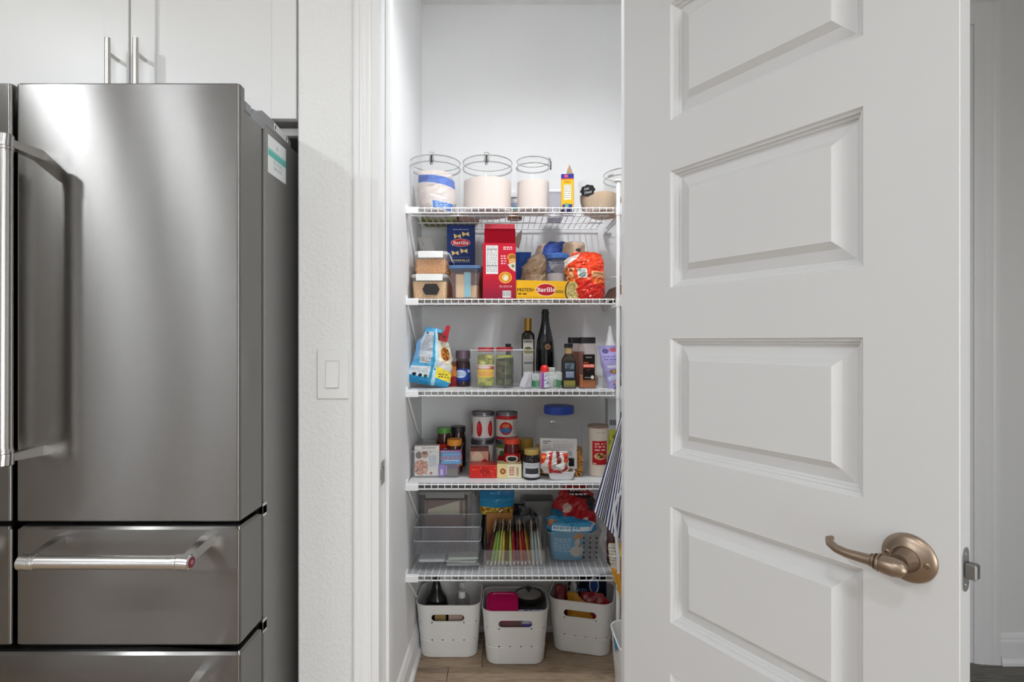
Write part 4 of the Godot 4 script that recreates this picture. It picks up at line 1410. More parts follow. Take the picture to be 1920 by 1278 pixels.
	lettering("Barilla", 0.0155, mat(hx("f2ece8"), 0.5), t, xf(-0.007, 0.0345, 0.0228, 0, 0, 0.03), true, true)
	# clear round tub at the right and things on the side shelf
	t = thing("round_tub", "clear dome-topped round tub of brown food beside the pole", "container", Vector3(X(1168, 2.27), y - 0.004, -2.27))
	m = MB.new()
	m.lathe([Vector2(0, 0.001), Vector2(0.08, 0), Vector2(0.086, 0.01), Vector2(0.09, 0.08), Vector2(0.087, 0.12), Vector2(0.07, 0.155), Vector2(0.03, 0.166), Vector2(0, 0.168)], 32)
	part("body", m, clear("dfe3e6", 0.25, 0.06), t)
	m = MB.new()
	m.lathe([Vector2(0.0895, 0.1), Vector2(0.0925, 0.102), Vector2(0.0925, 0.108), Vector2(0.0885, 0.11)], 32)
	part("rim", m, clear("e6e8ea", 0.5, 0.1), t)
	var hp := MB.new()
	hp.lathe([Vector2(0, 0.003), Vector2(0.08, 0.003), Vector2(0.084, 0.02), Vector2(0.06, 0.062), Vector2(0, 0.085)], 28)
	fill("dried_food", "dark brown dried food in the clear dome-topped tub", "food", hp, gp.m(0.8, {"albedo_color": hx("6b5138"), "uv1_triplanar": true, "uv1_scale": Vector3(12, 12, 12)}), Vector3(X(1168, 2.27), y - 0.004, -2.27))
	carton("small_box", "maroon box on the right-hand shelf just behind the pole", 0.49, y - 0.004, -1.99, 0.07, 0.12, 0.06, mat(hx("6d2038"), 0.5))

# ------------------------------------------------------------------ third shelf
func third_shelf():
	var y = DECK[2] + 0.0022
	# blue snack bag seen on its side seam
	var p := Pic.new(256, 256, "5fb0dc")
	p.poly([0.12, 0.08, 0.5, 0.06, 0.46, 0.5, 0.16, 0.52], "c9cfd6").lines(0.2, 0.13, 0.46, 0.42, 13, "7f8790", 5, 0.45).poly([0.0, 0.2, 0.14, 0.1, 0.16, 0.55, 0.0, 0.7], "7db4e2").bars(0.2, 0.5, 0.42, 0.62, 7)
	p.poly([0.06, 0.7, 0.46, 0.66, 0.46, 0.9, 0.06, 0.9], "dfe6ea").lines(0.1, 0.73, 0.44, 0.8, 3, "8a98a2", 8).rect(0.06, 0.86, 0.5, 1, "2f8fc0").ell(0.18, 0.84, 0.035, 0.03, "222a3a").ell(0.3, 0.84, 0.035, 0.03, "222a3a").ell(0.4, 0.84, 0.035, 0.03, "2e5a3a")
	p.rect(0.46, 0, 0.52, 1, "3f9cc4").rect(0.52, 0, 0.6, 1, "bfe0ee").ell(0.555, 0.7, 0.018, 0.016, "2a3a44")
	p.rect(0.6, 0.06, 1, 0.72, "e3dcc8").rect(0.62, 0.06, 1, 0.2, "5a5148").ell(0.8, 0.42, 0.12, 0.12, "b8702e").specks(0.7, 0.34, 0.9, 0.52, 24, 0.02, ["8a4a1c", "d99a4a", "5a2e12"], 3).poly([0.6, 0.55, 1, 0.68, 1, 0.78, 0.6, 0.7], "dcdbe2")
	p.poly([0.6, 0.64, 1, 0.74, 1, 0.92, 0.6, 0.84], "f2dc4a").lines(0.66, 0.77, 0.92, 0.86, 2, "6a6430", 4, 0.5).poly([0.6, 0.84, 1, 0.92, 1, 1, 0.6, 1], "3f9cc8")
	var t = thing("snack_bag", "light blue snack bag closed with a red clip, leaning at left of the third shelf", "bag", Vector3(X(808, 2.08), y, -2.10), 0.0)
	var outline = [Vector2(-0.085, 0.004), Vector2(-0.04, 0.034), Vector2(0.012, 0.05), Vector2(0.05, 0.026), Vector2(0.082, -0.008), Vector2(0.06, -0.045), Vector2(0.0, -0.06), Vector2(-0.06, -0.035)]
	var bag = part("wrapper", sack(outline, [[0, 0.98, 0.35, -0.004, 0.0], [0.02, 1.0, 0.9, -0.003, 0], [0.10, 0.9, 1, 0.004, 0], [0.16, 0.74, 0.75, -0.004, 0], [0.205, 0.44, 0.4, -0.008, 0], [0.222, 0.34, 0.16, -0.008, 0]], 41, 0.006, 44, 26), p.m(0.3), t)
	bag.rotation = Vector3(0.0, 0.0, -0.15)
	bag.position = Vector3(-0.012, 0.012, 0)
	t = thing("bag_clip", "red plastic bag clip gripping the top of the blue snack bag", "clip", Vector3(X(833, 2.06), Y(640, 2.06), -2.068))
	var red := mat(hx("b3182c"), 0.35)
	var m := MB.new()
	m.plate(PackedVector2Array([Vector2(-0.02, 0.012), Vector2(-0.012, 0.003), Vector2(0.008, -0.004), Vector2(0.014, 0.012), Vector2(0.016, 0.03), Vector2(0.022, 0.052), Vector2(0.021, 0.06), Vector2(0.013, 0.0635), Vector2(0.006, 0.06), Vector2(0.002, 0.045), Vector2(-0.008, 0.03)]), -0.004, 0.004)
	part("jaw", m, red, t)
	m = MB.new()
	m.lathe([Vector2(0.0065, -0.006), Vector2(0.0065, 0.006), Vector2(0.0055, 0.007), Vector2(0, 0.007)], 16)
	m.move(Transform3D(Basis(Vector3.RIGHT, PI / 2), Vector3(-0.001, 0.017, 0)))
	part("spring", m, mat(hx("5f0c18"), 0.4), t)
	t = thing("bag_clip", "small black clip at the left top corner of the blue snack bag", "clip", Vector3(X(804, 2.08), Y(625, 2.08), -2.09))
	m = MB.new()
	m.box(Vector3(0, 0.003, 0), Vector3(0.016, 0.008, 0.012), 0.001)
	part("jaw", m, mat(hx("222222"), 0.4), t)
	# jar with blue label
	t = jar("jam_jar", "dark glass jar with a blue label and a plum lid beside the blue bag", Vector3(X(868, 2.17), y, -2.17), 0.030, 0.145, 0.032, hx("6d5868"), clear("4a3a44", 0.55, 0.06), "jar", 0.98, "", 0.9)
	p = Pic.new(96, 96, "2d4fa6")
	p.ell(0.4, 0.4, 0.3, 0.3, "c9d4e8").lines(0.2, 0.3, 0.7, 0.6, 3, "3d5fae", 5, 0.5).rect(0.75, 0.1, 0.9, 0.3, "dfe6f2").rect(0, 0.85, 1, 1, "1d3276")
	wrap_label(t, "label", 0.0304, 0.02, 0.072, 1.5, p.m(0.45))
	fill("spread", "dark spread in the jar with the blue label", "food", core(0.028, 0.002, 0.1), mat(hx("4a2c2a"), 0.7), Vector3(X(868, 2.17), y, -2.17))
	t = thing("spice_packet", "orange and red packet wedged behind the blue snack bag", "packet", Vector3(X(851, 2.15), y, -2.16), 0.2)
	p = Pic.new(32, 64, "c8782c")
	p.rect(0, 0.6, 1, 1, "8e1f24").rect(0, 0, 1, 0.2, "7a3a20")
	part("wrapper", sack(lens_poly(0.045, 0.02), [[0, 1, 0.8, 0, 0], [0.05, 1, 1, 0, 0], [0.1, 1, 0.2, 0, 0]], 2, 0.002), p.m(0.4), t)
	# clear bin
	var bin_z = -2.12
	t = thing("clear_bin", "clear open bin holding pickle jars on the third shelf", "bin", Vector3(X(941, 2.03), y, bin_z), 0, "clear storage bins")
	part("tray", tub(0.232, 0.175, 0.244, 0.185, 0.149, 0.008, 0.003), clear("d0d3d8", 0.12, 0.08), t)
	rim(t, 0.242, 0.183, 0.008, 0.149, clear("eceef2", 0.5, 0.2))
	t = jar("pickle_jar", "red-lidded jar of yellow peppers with a yellow label inside the clear bin", Vector3(X(911, 2.11), y + 0.006, -2.11), 0.0345, 0.152, 0.016, hx("c22a30"), clear("c8ccb4", 0.10, 0.05), "jar", 0.92, "", 0.9)
	p = Pic.new(96, 96, "e8c84c")
	p.rect(0, 0, 1, 0.12, "e6dcc8").rect(0, 0.12, 0.85, 0.36, "c33a34").ell(0.4, 0.22, 0.34, 0.1, "e8d2cc").ell(0.85, 0.28, 0.12, 0.1, "b02a2a").ell(0.5, 0.7, 0.42, 0.2, "e9a844")
	wrap_label(t, "label", 0.0349, 0.035, 0.085, 1.35, p.m(0.45))
	var pk := Pic.new(96, 96, "a8a83c")
	pk.specks(0, 0, 1, 1, 90, 0.07, ["c2bf55", "8a8f2e", "d4cf74", "767c28"], 6)
	fill("peppers", "yellow green peppers packed in the red-lidded jar with the yellow label", "food", core(0.0325, 0.003, 0.122), pk.m(0.4), Vector3(X(911, 2.11), y + 0.006, -2.11))
	t = jar("pickle_jar", "red-lidded jar of dark green peppers with a lime neck band inside the clear bin", Vector3(X(946, 2.11), y + 0.006, -2.11), 0.037, 0.153, 0.016, hx("b8262e"), clear("9aa488", 0.10, 0.05), "jar", 0.9, "", 0.84)
	wrap_label(t, "neck_band", 0.0335, 0.112, 0.122, PI, mat(hx("b6be3a"), 0.5))
	pk = Pic.new(96, 96, "34381a")
	pk.specks(0, 0, 1, 1, 90, 0.07, ["4e5026", "23260f", "5c5a34", "3c4420"], 9)
	fill("peppers", "dark green peppers packed in the jar with the lime neck band", "food", core(0.0348, 0.003, 0.106), pk.m(0.4), Vector3(X(946, 2.11), y + 0.006, -2.11))
	t = thing("small_bottle", "small bottle whose black cap shows over the dark green pepper jar", "bottle", Vector3(X(953, 2.2), y + 0.006, -2.187))
	m = MB.new()
	m.lathe([Vector2(0, 0), Vector2(0.02, 0), Vector2(0.02, 0.11), Vector2(0.010, 0.125), Vector2(0.010, 0.14)], 18)
	part("glass", m, mat(hx("3a2d22"), 0.15), t)
	m = MB.new()
	m.lathe([Vector2(0.0115, 0.139), Vector2(0.0115, 0.166), Vector2(0, 0.1665)], 18)
	part("cap", m, mat(hx("17161a"), 0.4), t)
	for k in 3:
		t = thing("salt_packet", ["white foil packet leaning at right front inside the clear bin, leftmost of three", "white foil packet leaning at right front inside the clear bin, middle of three", "white foil packet leaning at right front inside the clear bin, rightmost of three"][k], "packet", Vector3(X(979 + k * 6, 2.06), y + 0.006, -2.06 - k * 0.008), 0.1 * k, "foil packets in the clear bin")
		var s = part("wrapper", sack(lens_poly(0.022, 0.006), [[0, 1, 0.5, 0, 0], [0.03, 1, 1, 0, 0], [0.058, 1, 0.3, 0, 0]], 3 + k, 0.002, 16, 8), mat(hx("d5d6da"), 0.3), t)
		s.rotation.z = -0.35 + 0.1 * k
	# oil bottle
	t = thing("oil_bottle", "dark square-shouldered oil bottle with a gold cap and white label", "bottle", Vector3(X(990, 2.225), y, -2.235), 0, "bottles")
	var black := mat(hx("14160f"), 0.12)
	m = MB.new()
	m.loft([rr(0.052, 0.052, 0.010, 0), rr(0.054, 0.054, 0.012, 0.004), rr(0.054, 0.054, 0.012, 0.205), rr(0.05, 0.05, 0.016, 0.215), rr(0.026, 0.026, 0.0129, 0.226), rr(0.025, 0.025, 0.0124, 0.24)])
	part("glass", m, black, t)
	p = Pic.new(96, 192, "d9d7cd")
	p.lines(0.08, 0.02, 0.92, 0.09, 1, "3a3a30", 5, 0.9).ell(0.5, 0.27, 0.42, 0.09, "5c5c34").ell(0.5, 0.27, 0.36, 0.06, "a8964e").ell(0.5, 0.255, 0.25, 0.03, "3e4a2a").rect(0.1, 0.34, 0.9, 0.36, "c8b26a").rect(0.1, 0.56, 0.95, 0.62, "77787c").lines(0.1, 0.42, 0.9, 0.52, 4, "9a9a94", 3)
	flat_print(t, "label", p.m(0.5), 0.042, 0.165, xf(0, 0.107, 0.0274))
	m = MB.new()
	m.lathe([Vector2(0.0158, 0.226), Vector2(0.0162, 0.23), Vector2(0.0152, 0.262), Vector2(0.0162, 0.264), Vector2(0.0162, 0.2775), Vector2(0, 0.2785)], 24)
	part("cap", m, mat(hx("a07a34"), 0.3, {"metallic": 0.8}), t)
	# tall black bottle
	t = thing("wine_bottle", "tall black sparkling-wine shaped bottle with a gold seal", "bottle", Vector3(X(1022.5, 2.2), y, -2.205), 0, "bottles")
	m = MB.new()
	m.lathe([Vector2(0, 0.006), Vector2(0.034, 0), Vector2(0.038, 0.006), Vector2(0.0388, 0.10), Vector2(0.037, 0.15), Vector2(0.0335, 0.185), Vector2(0.027, 0.215), Vector2(0.0195, 0.245), Vector2(0.0165, 0.265), Vector2(0.0155, 0.285), Vector2(0.0145, 0.296), Vector2(0.0165, 0.297), Vector2(0.0165, 0.303), Vector2(0.0135, 0.304), Vector2(0.013, 0.314), Vector2(0, 0.315)], 32)
	part("glass", m, mat(hx("0c0d10"), 0.1), t)
	oval(t, "seal", mat(hx("a97f5e"), 0.4, {"metallic": 0.5}), 0.0125, 0.0125, xf(0.007, 0.16, 0.0356, 0.2, -0.05))
	oval(t, "seal_mark", mat(hx("7a573c"), 0.5), 0.006, 0.006, xf(0.0072, 0.16, 0.0363, 0.2, -0.05))
	# cup with little bottles
	t = thing("clear_cup", "small clear square cup of little packets in front of the black bottle", "cup", Vector3(X(1024, 2.06), y, -2.075))
	part("tray", tub(0.085, 0.055, 0.094, 0.062, 0.066, 0.006, 0.002), clear("e8eaec", 0.2, 0.06), t)
	t = thing("drink_bottle", "tiny purple and white bottle with a red cap in the clear cup", "bottle", Vector3(X(1021, 2.06), y + 0.005, -2.062))
	p = Pic.new(64, 64, "cfc9da")
	p.rect(0, 0, 0.45, 1, "b86fb8").rect(0.3, 0, 0.45, 1, "8e3f96").specks(0.5, 0.1, 0.95, 0.9, 30, 0.05, ["7fa2b4", "5a7a94", "e6e6ee"], 4)
	m = MB.new()
	m.lathe([Vector2(0, 0), Vector2(0.0175, 0), Vector2(0.0185, 0.003), Vector2(0.0185, 0.055), Vector2(0.0165, 0.06)], 22, -PI, PI)
	part("wrapper", m, p.m(0.3, {"uv1_scale": Vector3(2, 1, 1), "uv1_offset": Vector3(0.5, 0, 0)}), t)
	m = MB.new()
	m.lathe([Vector2(0.0172, 0.058), Vector2(0.0172, 0.072), Vector2(0.0135, 0.08), Vector2(0.008, 0.085), Vector2(0, 0.0865)], 22)
	part("cap", m, mat(hx("d82222"), 0.3), t)
	for k in 3:
		t = thing("tea_packet", ["green and white sachet at left in the clear cup", "white sachet standing behind the red-capped bottle", "green and white sachet at right in the clear cup"][k], "packet", Vector3(X([1007, 1033, 1043][k], 2.07), y + 0.005, [-2.07, -2.09, -2.072][k]))
		p = Pic.new(32, 64, "d0d6d0")
		p.rect(0, 0.5, 1, 1, ["3c8a5c", "c8cac4", "5a8a6a"][k]).lines(0.1, 0.1, 0.9, 0.5, 4, "8a948c", 4 + k)
		var s = part("wrapper", sack(lens_poly(0.03, 0.007), [[0, 1, 0.5, 0, 0], [0.03, 1, 1, 0, 0], [[0.052, 0.075, 0.06][k], 0.9, 0.2, 0, 0]], 13 + k, 0.002, 16, 8), p.m(0.4), t)
		s.rotation.z = [0.1, -0.05, -0.25][k]
	# small bottle with black cap and tan neck
	t = thing("oil_bottle", "small dark glass bottle with a tan neck band and black cap", "bottle", Vector3(X(1066, 2.085), y, -2.085), 0, "bottles")
	m = MB.new()
	m.loft([rr(0.052, 0.052, 0.008, 0), rr(0.055, 0.055, 0.010, 0.003), rr(0.055, 0.055, 0.010, 0.105), rr(0.048, 0.048, 0.018, 0.118), rr(0.03, 0.03, 0.0148, 0.132), rr(0.028, 0.028, 0.0138, 0.15)])
	part("glass", m, mat(hx("2c271d"), 0.12), t)
	p = Pic.new(64, 128, "23262c")
	p.rect(0.1, 0.04, 0.9, 0.3, "5b6c78").poly([0.3, 0.08, 0.8, 0.05, 0.5, 0.28, 0.2, 0.26], "2c343c").lines(0.1, 0.08, 0.9, 0.26, 3, "8fa2ae", 5, 0.4).rect(0.15, 0.36, 0.9, 0.62, "6e7890").lines(0.2, 0.4, 0.85, 0.6, 3, "b6bccc", 6, 0.5).rect(0, 0.72, 1, 0.9, "8a8140").rect(0, 0.9, 1, 1, "6a6848")
	flat_print(t, "label", p.m(0.4), 0.044, 0.1, xf(0.001, 0.053, 0.0278))
	m = MB.new()
	m.lathe([Vector2(0.0152, 0.134), Vector2(0.0152, 0.157), Vector2(0.014, 0.158)], 20)
	part("neck_band", m, mat(hx("b59a6a"), 0.6), t)
	m = MB.new()
	m.lathe([Vector2(0.0165, 0.157), Vector2(0.0172, 0.16), Vector2(0.0172, 0.173), Vector2(0, 0.174)], 20)
	part("cap", m, mat(hx("18181a"), 0.4), t)
	# two spice shakers
	for k in 2:
		var sx = [X(1101, 2.085), X(1080, 2.16)][k]
		t = thing("spice_shaker", ["tall clear shaker of ground spice with a black and red label", "clear shaker with a black cap, mostly behind the red-labelled shaker"][k], "spice jar", Vector3(sx, y, [-2.085, -2.165][k]), 0, "spice shakers")
		m = MB.new()
		m.loft([rr(0.066, 0.056, 0.012, 0), rr(0.07, 0.06, 0.014, 0.004), rr(0.07, 0.06, 0.014, 0.155), rr(0.062, 0.054, 0.018, 0.168), rr(0.056, 0.05, 0.02, 0.176)])
		part("body", m, clear("c89884", 0.38, 0.08), t)
		m = MB.new()
		m.loft([rr(0.062, 0.054, 0.02, 0.174), rr(0.063, 0.055, 0.02, 0.177), rr(0.063, 0.055, 0.02, 0.196), rr(0.06, 0.052, 0.018, 0.198)])
		part("cap", m, mat(hx("141416"), 0.4), t)
		var c = MB.new()
		c.loft([rr(0.061, 0.051, 0.011, 0.003), rr(0.063, 0.053, 0.012, 0.05 if k == 0 else 0.14)])
		fill("ground_spice", ["orange brown ground spice at the bottom of the labelled shaker", "dark red ground spice in the shaker behind"][k], "spice", c, mat(hx(["a5602c", "6a3428"][k]), 0.95), Vector3(sx, y + 0.001, [-2.085, -2.165][k]))
		if k == 0:
			p = Pic.new(96, 192, "191414")
			p.lines(0.25, 0.1, 0.75, 0.17, 1, "b8b8b4", 3, 0.6).rect(0.05, 0.3, 0.45, 0.36, "9c4a20").rect(0.02, 0.38, 0.95, 0.54, "c8301e").lines(0.08, 0.41, 0.92, 0.51, 1, "f0cfc0", 4, 0.9).rect(0.3, 0.6, 0.6, 0.64, "7a2a20").lines(0.15, 0.9, 0.65, 0.95, 1, "a8a8a8", 6, 0.7).ell(0.8, 0.9, 0.14, 0.075, "d0d0cc")
			flat_print(t, "label", p.m(0.4), 0.046, 0.098, xf(0.002, 0.083, 0.0303))
	# white squeeze bottle and lavender pouch
	t = thing("squeeze_bottle", "white squeeze bottle with a conical nozzle behind the lavender pouch", "bottle", Vector3(X(1144, 2.16), y, -2.17))
	m = MB.new()
	m.lathe([Vector2(0, 0), Vector2(0.026, 0), Vector2(0.0275, 0.004), Vector2(0.0275, 0.14), Vector2(0.026, 0.16), Vector2(0.014, 0.19), Vector2(0.010, 0.215), Vector2(0.0075, 0.22), Vector2(0.006, 0.243), Vector2(0, 0.244)], 26)
	part("body", m, mat(hx("dcdcdc"), 0.4), t)
	m = MB.new()
	m.lathe([Vector2(0.0282, 0.132), Vector2(0.0282, 0.14)], 26)
	part("band", m, mat(hx("3a3a40"), 0.5), t)
	p = Pic.new(96, 160, "a79fd2")
	p.ell(0.32, 0.12, 0.12, 0.06, "5a5488").ell(0.6, 0.1, 0.14, 0.05, "b05a6a").lines(0.2, 0.24, 0.9, 0.36, 2, "6a62a0", 4, 0.6).rect(0.3, 0.46, 0.75, 0.52, "d9d4ea").ell(0.5, 0.6, 0.16, 0.05, "8a6a5c").ell(0.5, 0.6, 0.06, 0.03, "c8a83c").poly([0.2, 0.74, 0.9, 0.62, 0.9, 0.7, 0.2, 0.84], "c6d0ec").specks(0.3, 0.8, 0.9, 1, 20, 0.05, ["7a6a94", "c08a7a"], 3)
	t = thing("treat_pouch", "lavender pouch leaning at the right end of the third shelf", "pouch", Vector3(X(1150, 2.06), y, -2.075), 0.0)
	var s = part("wrapper", sack(lens_poly(0.088, 0.045), [[0, 0.62, 0.9, 0.012, 0], [0.03, 0.75, 1, 0.008, 0], [0.1, 0.9, 1, 0, 0], [0.165, 1.05, 0.1, -0.004, 0]], 27, 0.004), p.m(0.35), t)
	s.rotation.z = 0.04
	t = carton("small_box", "white box at the back behind the lavender pouch", X(1133, 2.2), y, -2.19, 0.055, 0.035, 0.09, mat(hx("d8d6d2"), 0.6))
	t = jar("jam_jar", "brown-lidded jar on the right-hand shelf behind the lavender pouch", Vector3(0.487, DECK[2] - 0.003, -2.0), 0.032, 0.2, 0.03, hx("8a5a3a"), mat(hx("6d8a3a"), 0.3))


# ------------------------------------------------------------------ fourth shelf
func can(label: String, p: Vector3, r: float, h: float, pm: Material, group: String) -> Node3D:
	var t = thing("food_can", label, "can", p, 0, group)
	var steel := mat(hx("7d7c80"), 0.3, {"metallic": 0.9})
	var m := MB.new()
	m.lathe([Vector2(0, 0.003), Vector2(r * 0.93, 0.003), Vector2(r * 0.95, 0), Vector2(r, 0.001), Vector2(r, 0.005), Vector2(r * 0.965, 0.007), Vector2(r * 0.965, h - 0.007), Vector2(r, h - 0.005), Vector2(r, h - 0.001), Vector2(r * 0.95, h), Vector2(r * 0.93, h - 0.004), Vector2(0, h - 0.004)], 36)
	part("tin", m, steel, t)
	m = MB.new()
	m.lathe([Vector2(r * 0.972, 0.009), Vector2(r * 0.972, h - 0.013)], 36, -PI, PI)
	part("label", m, pm, t)
	return t


func fourth_shelf():
	var y = DECK[3] + 0.0022
	# clear bin at left
	var t = thing("clear_bin", "clear open bin of jars and sweets at left of the fourth shelf", "bin", Vector3(X(816, 2.08), y, -2.21), 0, "clear storage bins")
	part("tray", tub(0.186, 0.25, 0.196, 0.26, 0.106, 0.008, 0.003), clear("d4d7da", 0.24, 0.08), t)
	rim(t, 0.194, 0.258, 0.008, 0.106, clear("c8cacd", 0.5, 0.2))
	var p := Pic.new(128, 160, "e3e0da")
	p.lines(0.3, 0.04, 0.9, 0.08, 1, "8a6a5a", 3, 0.8).ell(0.18, 0.3, 0.14, 0.12, "6a5a58").ell(0.42, 0.28, 0.16, 0.12, "b89878").ell(0.42, 0.22, 0.1, 0.06, "8a2a24").ell(0.25, 0.72, 0.3, 0.26, "c88a70").specks(0.05, 0.5, 0.5, 0.96, 50, 0.035, ["a85a48", "d8a890", "7a4a40", "e0c0a8"], 4).ell(0.66, 0.2, 0.02, 0.018, "333333").rect(0.58, 0.3, 0.92, 0.72, "d4d8de").lines(0.6, 0.32, 0.9, 0.7, 10, "9aa0aa", 6).ell(0.68, 0.92, 0.06, 0.045, "b84a5a")
	carton("sweets_box", "white confectionery box with a picture standing in the left clear bin", X(799.5, 2.1), y + 0.004, -2.105, 0.097, 0.117, 0.03, p.m(0.4), 0.06)
	p = Pic.new(128, 80, "49a3dc")
	p.rect(0, 0, 1, 0.14, "8a4a9a").lines(0.2, 0.7, 0.9, 0.84, 1, "d4e8f6", 4, 0.6).poly([0, 0.2, 0.12, 0.2, 0.1, 0.9, 0, 0.9], "3a86c4")
	t = carton("candy_box", "bright blue candy box lying at the front of the left clear bin", X(846, 2.1), y + 0.052, -2.098, 0.081, 0.053, 0.022, p.m(0.35), -0.05)
	lettering("MAXO", 0.017, mat(hx("c03a44"), 0.5), t, xf(0.004, 0.025, 0.0113, 0, 0, 0.06), true, true, 0.0, 1.1)
	t = carton("candy_box", "purple candy box under the bright blue one in the left clear bin", X(840, 2.1), y + 0.004, -2.1, 0.075, 0.047, 0.02, Pic.new(64, 48, "5a4a6a").rect(0.02, 0, 0.32, 1, "8a6ac0").rect(0.1, 0.4, 0.24, 0.9, "c8b8e0").rect(0.36, 0.1, 0.44, 0.9, "a884c8").rect(0.46, 0.4, 1, 1, "6a6456").m(0.4), 0.05)
	t = jar("sauce_jar", "red-labelled jar with a green lid at the back of the left clear bin", Vector3(X(832, 2.22), y + 0.004, -2.225), 0.031, 0.172, 0.022, hx("4f8a3a"), mat(hx("3a1612"), 0.15), "jar", 0.94, "jars in the left clear bin")
	p = Pic.new(96, 96, "c42a22")
	p.ell(0.68, 0.45, 0.2, 0.2, "7a1a16").rect(0, 0.75, 1, 1, "8a5a3a")
	wrap_label(t, "label", 0.0313, 0.045, 0.108, 1.5, p.m(0.4))
	lettering("e", 0.026, mat(hx("f0ece4"), 0.5), t, xf(0.010, 0.085, 0.0325, 0.3), true, true)
	t = jar("sauce_jar", "dark jar with a black lid at the back of the left clear bin", Vector3(X(858, 2.26), y + 0.004, -2.275), 0.034, 0.17, 0.024, hx("20201f"), mat(hx("2a1410"), 0.15), "jar", 0.94, "jars in the left clear bin")
	t = jar("sauce_jar", "dark red jar with an orange-yellow lid in the left clear bin", Vector3(X(852, 2.16), y + 0.004, -2.165), 0.032, 0.135, 0.024, hx("d88a28"), mat(hx("4a120e"), 0.15), "jar", 0.94, "jars in the left clear bin")
	wrap_label(t, "label", 0.0323, 0.03, 0.075, 1.5, mat(hx("d08a2c"), 0.5))
	# tomato cans
	p = Pic.new(384, 128, "d4cfca")
	for k in 6:
		var cx = (k + 0.5) / 6.0
		p.ell(cx, 0.56, 0.042, 0.33, "b8202c").ell(cx - 0.012, 0.5, 0.012, 0.2, "d23a44").poly([cx - 0.03, 0.22, cx - 0.008, 0.26, cx, 0.12, cx + 0.008, 0.26, cx + 0.03, 0.22, cx, 0.32], "3a3a5a")
	p.rect(0, 0, 1, 0.05, "8a8a9a").rect(0, 0.95, 1, 1, "6a6a80")
	var pm = p.m(0.35)
	can("tomato can with red plum tomatoes on white, lower left of the stacked cans", Vector3(X(904, 2.255), y, -2.255), 0.0495, 0.119, pm, "stacked tomato cans")
	can("tomato can with red plum tomatoes on white, upper left of the stacked cans", Vector3(X(905.5, 2.255), y + 0.1195, -2.255), 0.049, 0.119, pm, "stacked tomato cans").rotation.y = 0.25
	p = Pic.new(256, 128, "d0cbc2")
	p.rect(0, 0, 1, 0.16, "b02a30").rect(0, 0.88, 1, 1, "a02030").ell(0.49, 0.52, 0.10, 0.27, "b8262c").ell(0.49, 0.6, 0.085, 0.11, "3a6a9a").ell(0.49, 0.42, 0.06, 0.08, "d06a3a").lines(0.6, 0.2, 0.72, 0.8, 9, "8a8884", 5)
	can("white and red can with a round emblem, upper right of the stacked cans", Vector3(X(950, 2.25), y + 0.1175, -2.25), 0.0465, 0.121, p.m(0.35), "stacked cans")
	p = Pic.new(256, 128, "d6d2c4")
	p.rect(0, 0, 1, 0.14, "6a7a3a").ell(0.5, 0.7, 0.16, 0.4, "b8242a").ell(0.43, 0.35, 0.04, 0.12, "4a7a3a")
	can("white can with a tomato picture, lower right of the stacked cans", Vector3(X(950, 2.25), y, -2.25), 0.0465, 0.117, p.m(0.35), "stacked cans")
	# jars
	t = jar("sauce_jar", "dark red sauce jar with an orange-red lid in front of the cans", Vector3(X(960, 2.15), y, -2.152), 0.0335, 0.144, 0.02, hx("d8431f"), mat(hx("5a0d10"), 0.12), "jar", 0.96, "")
	p = Pic.new(96, 96, "b8161e")
	p.ell(0.5, 0.3, 0.3, 0.2, "e0dcd4").ell(0.5, 0.3, 0.2, 0.13, "2a2a2a").lines(0.25, 0.6, 0.75, 0.8, 2, "e8c0b8", 4, 0.5).rect(0.9, 0.1, 1, 0.9, "cfcac0")
	wrap_label(t, "label", 0.0338, 0.018, 0.088, 1.4, p.m(0.4))
	jar("spread_jar", "jar with a tall gold lid behind the sauce jar", Vector3(X(987, 2.23), y, -2.235), 0.029, 0.128, 0.045, hx("a8873a"), mat(hx("5a4420"), 0.2), "jar", 1.0, "")
	t = jar("spread_jar", "small black jar with a gold lid and white label at the shelf front", Vector3(X(996.5, 2.085), y, -2.085), 0.0335, 0.114, 0.021, hx("b29a50"), mat(hx("141014"), 0.1), "jar", 0.86, "")
	p = Pic.new(96, 96, "c9cbd0")
	p.lines(0.3, 0.1, 0.7, 0.24, 2, "8a8a90", 3).rect(0.22, 0.38, 0.8, 0.76, "2c2c30").lines(0.26, 0.42, 0.76, 0.7, 3, "5a5a60", 4).rect(0.28, 0.8, 0.74, 0.86, "f0f0f0")
	wrap_label(t, "label", 0.0338, 0.010, 0.066, 1.45, p.m(0.45))
	# boxes at the front
	p = Pic.new(128, 64, "c8221c")
	p.ell(0.56, 0.5, 0.17, 0.36, "a81a1c").lines(0.08, 0.3, 0.36, 0.42, 1, "e86a4a", 3, 0.6).specks(0.1, 0.1, 0.95, 0.9, 18, 0.03, ["e0503a", "b01a18", "d8432c"], 6)
	carton("candy_box", "flat red candy box lying at the front under the tomato cans", X(906, 2.08), y, -2.085, 0.107, 0.05, 0.07, p.m(0.25))
	p = Pic.new(128, 64, "e3cf94")
	p.ell(0.24, 0.5, 0.12, 0.22, "9a4a2c").ell(0.24, 0.5, 0.05, 0.1, "d8b070").rect(0.42, 0, 1, 1, "e8dcc0").lines(0.5, 0.2, 0.72, 0.85, 4, "b04a3a", 5, 0.6).rect(0.8, 0.2, 0.88, 0.85, "b89a6a")
	carton("candy_box", "cream and yellow candy box lying right of the flat red one", X(955, 2.08), y, -2.083, 0.0965, 0.054, 0.07, p.m(0.35))
	p = Pic.new(96, 96, "c89a84")
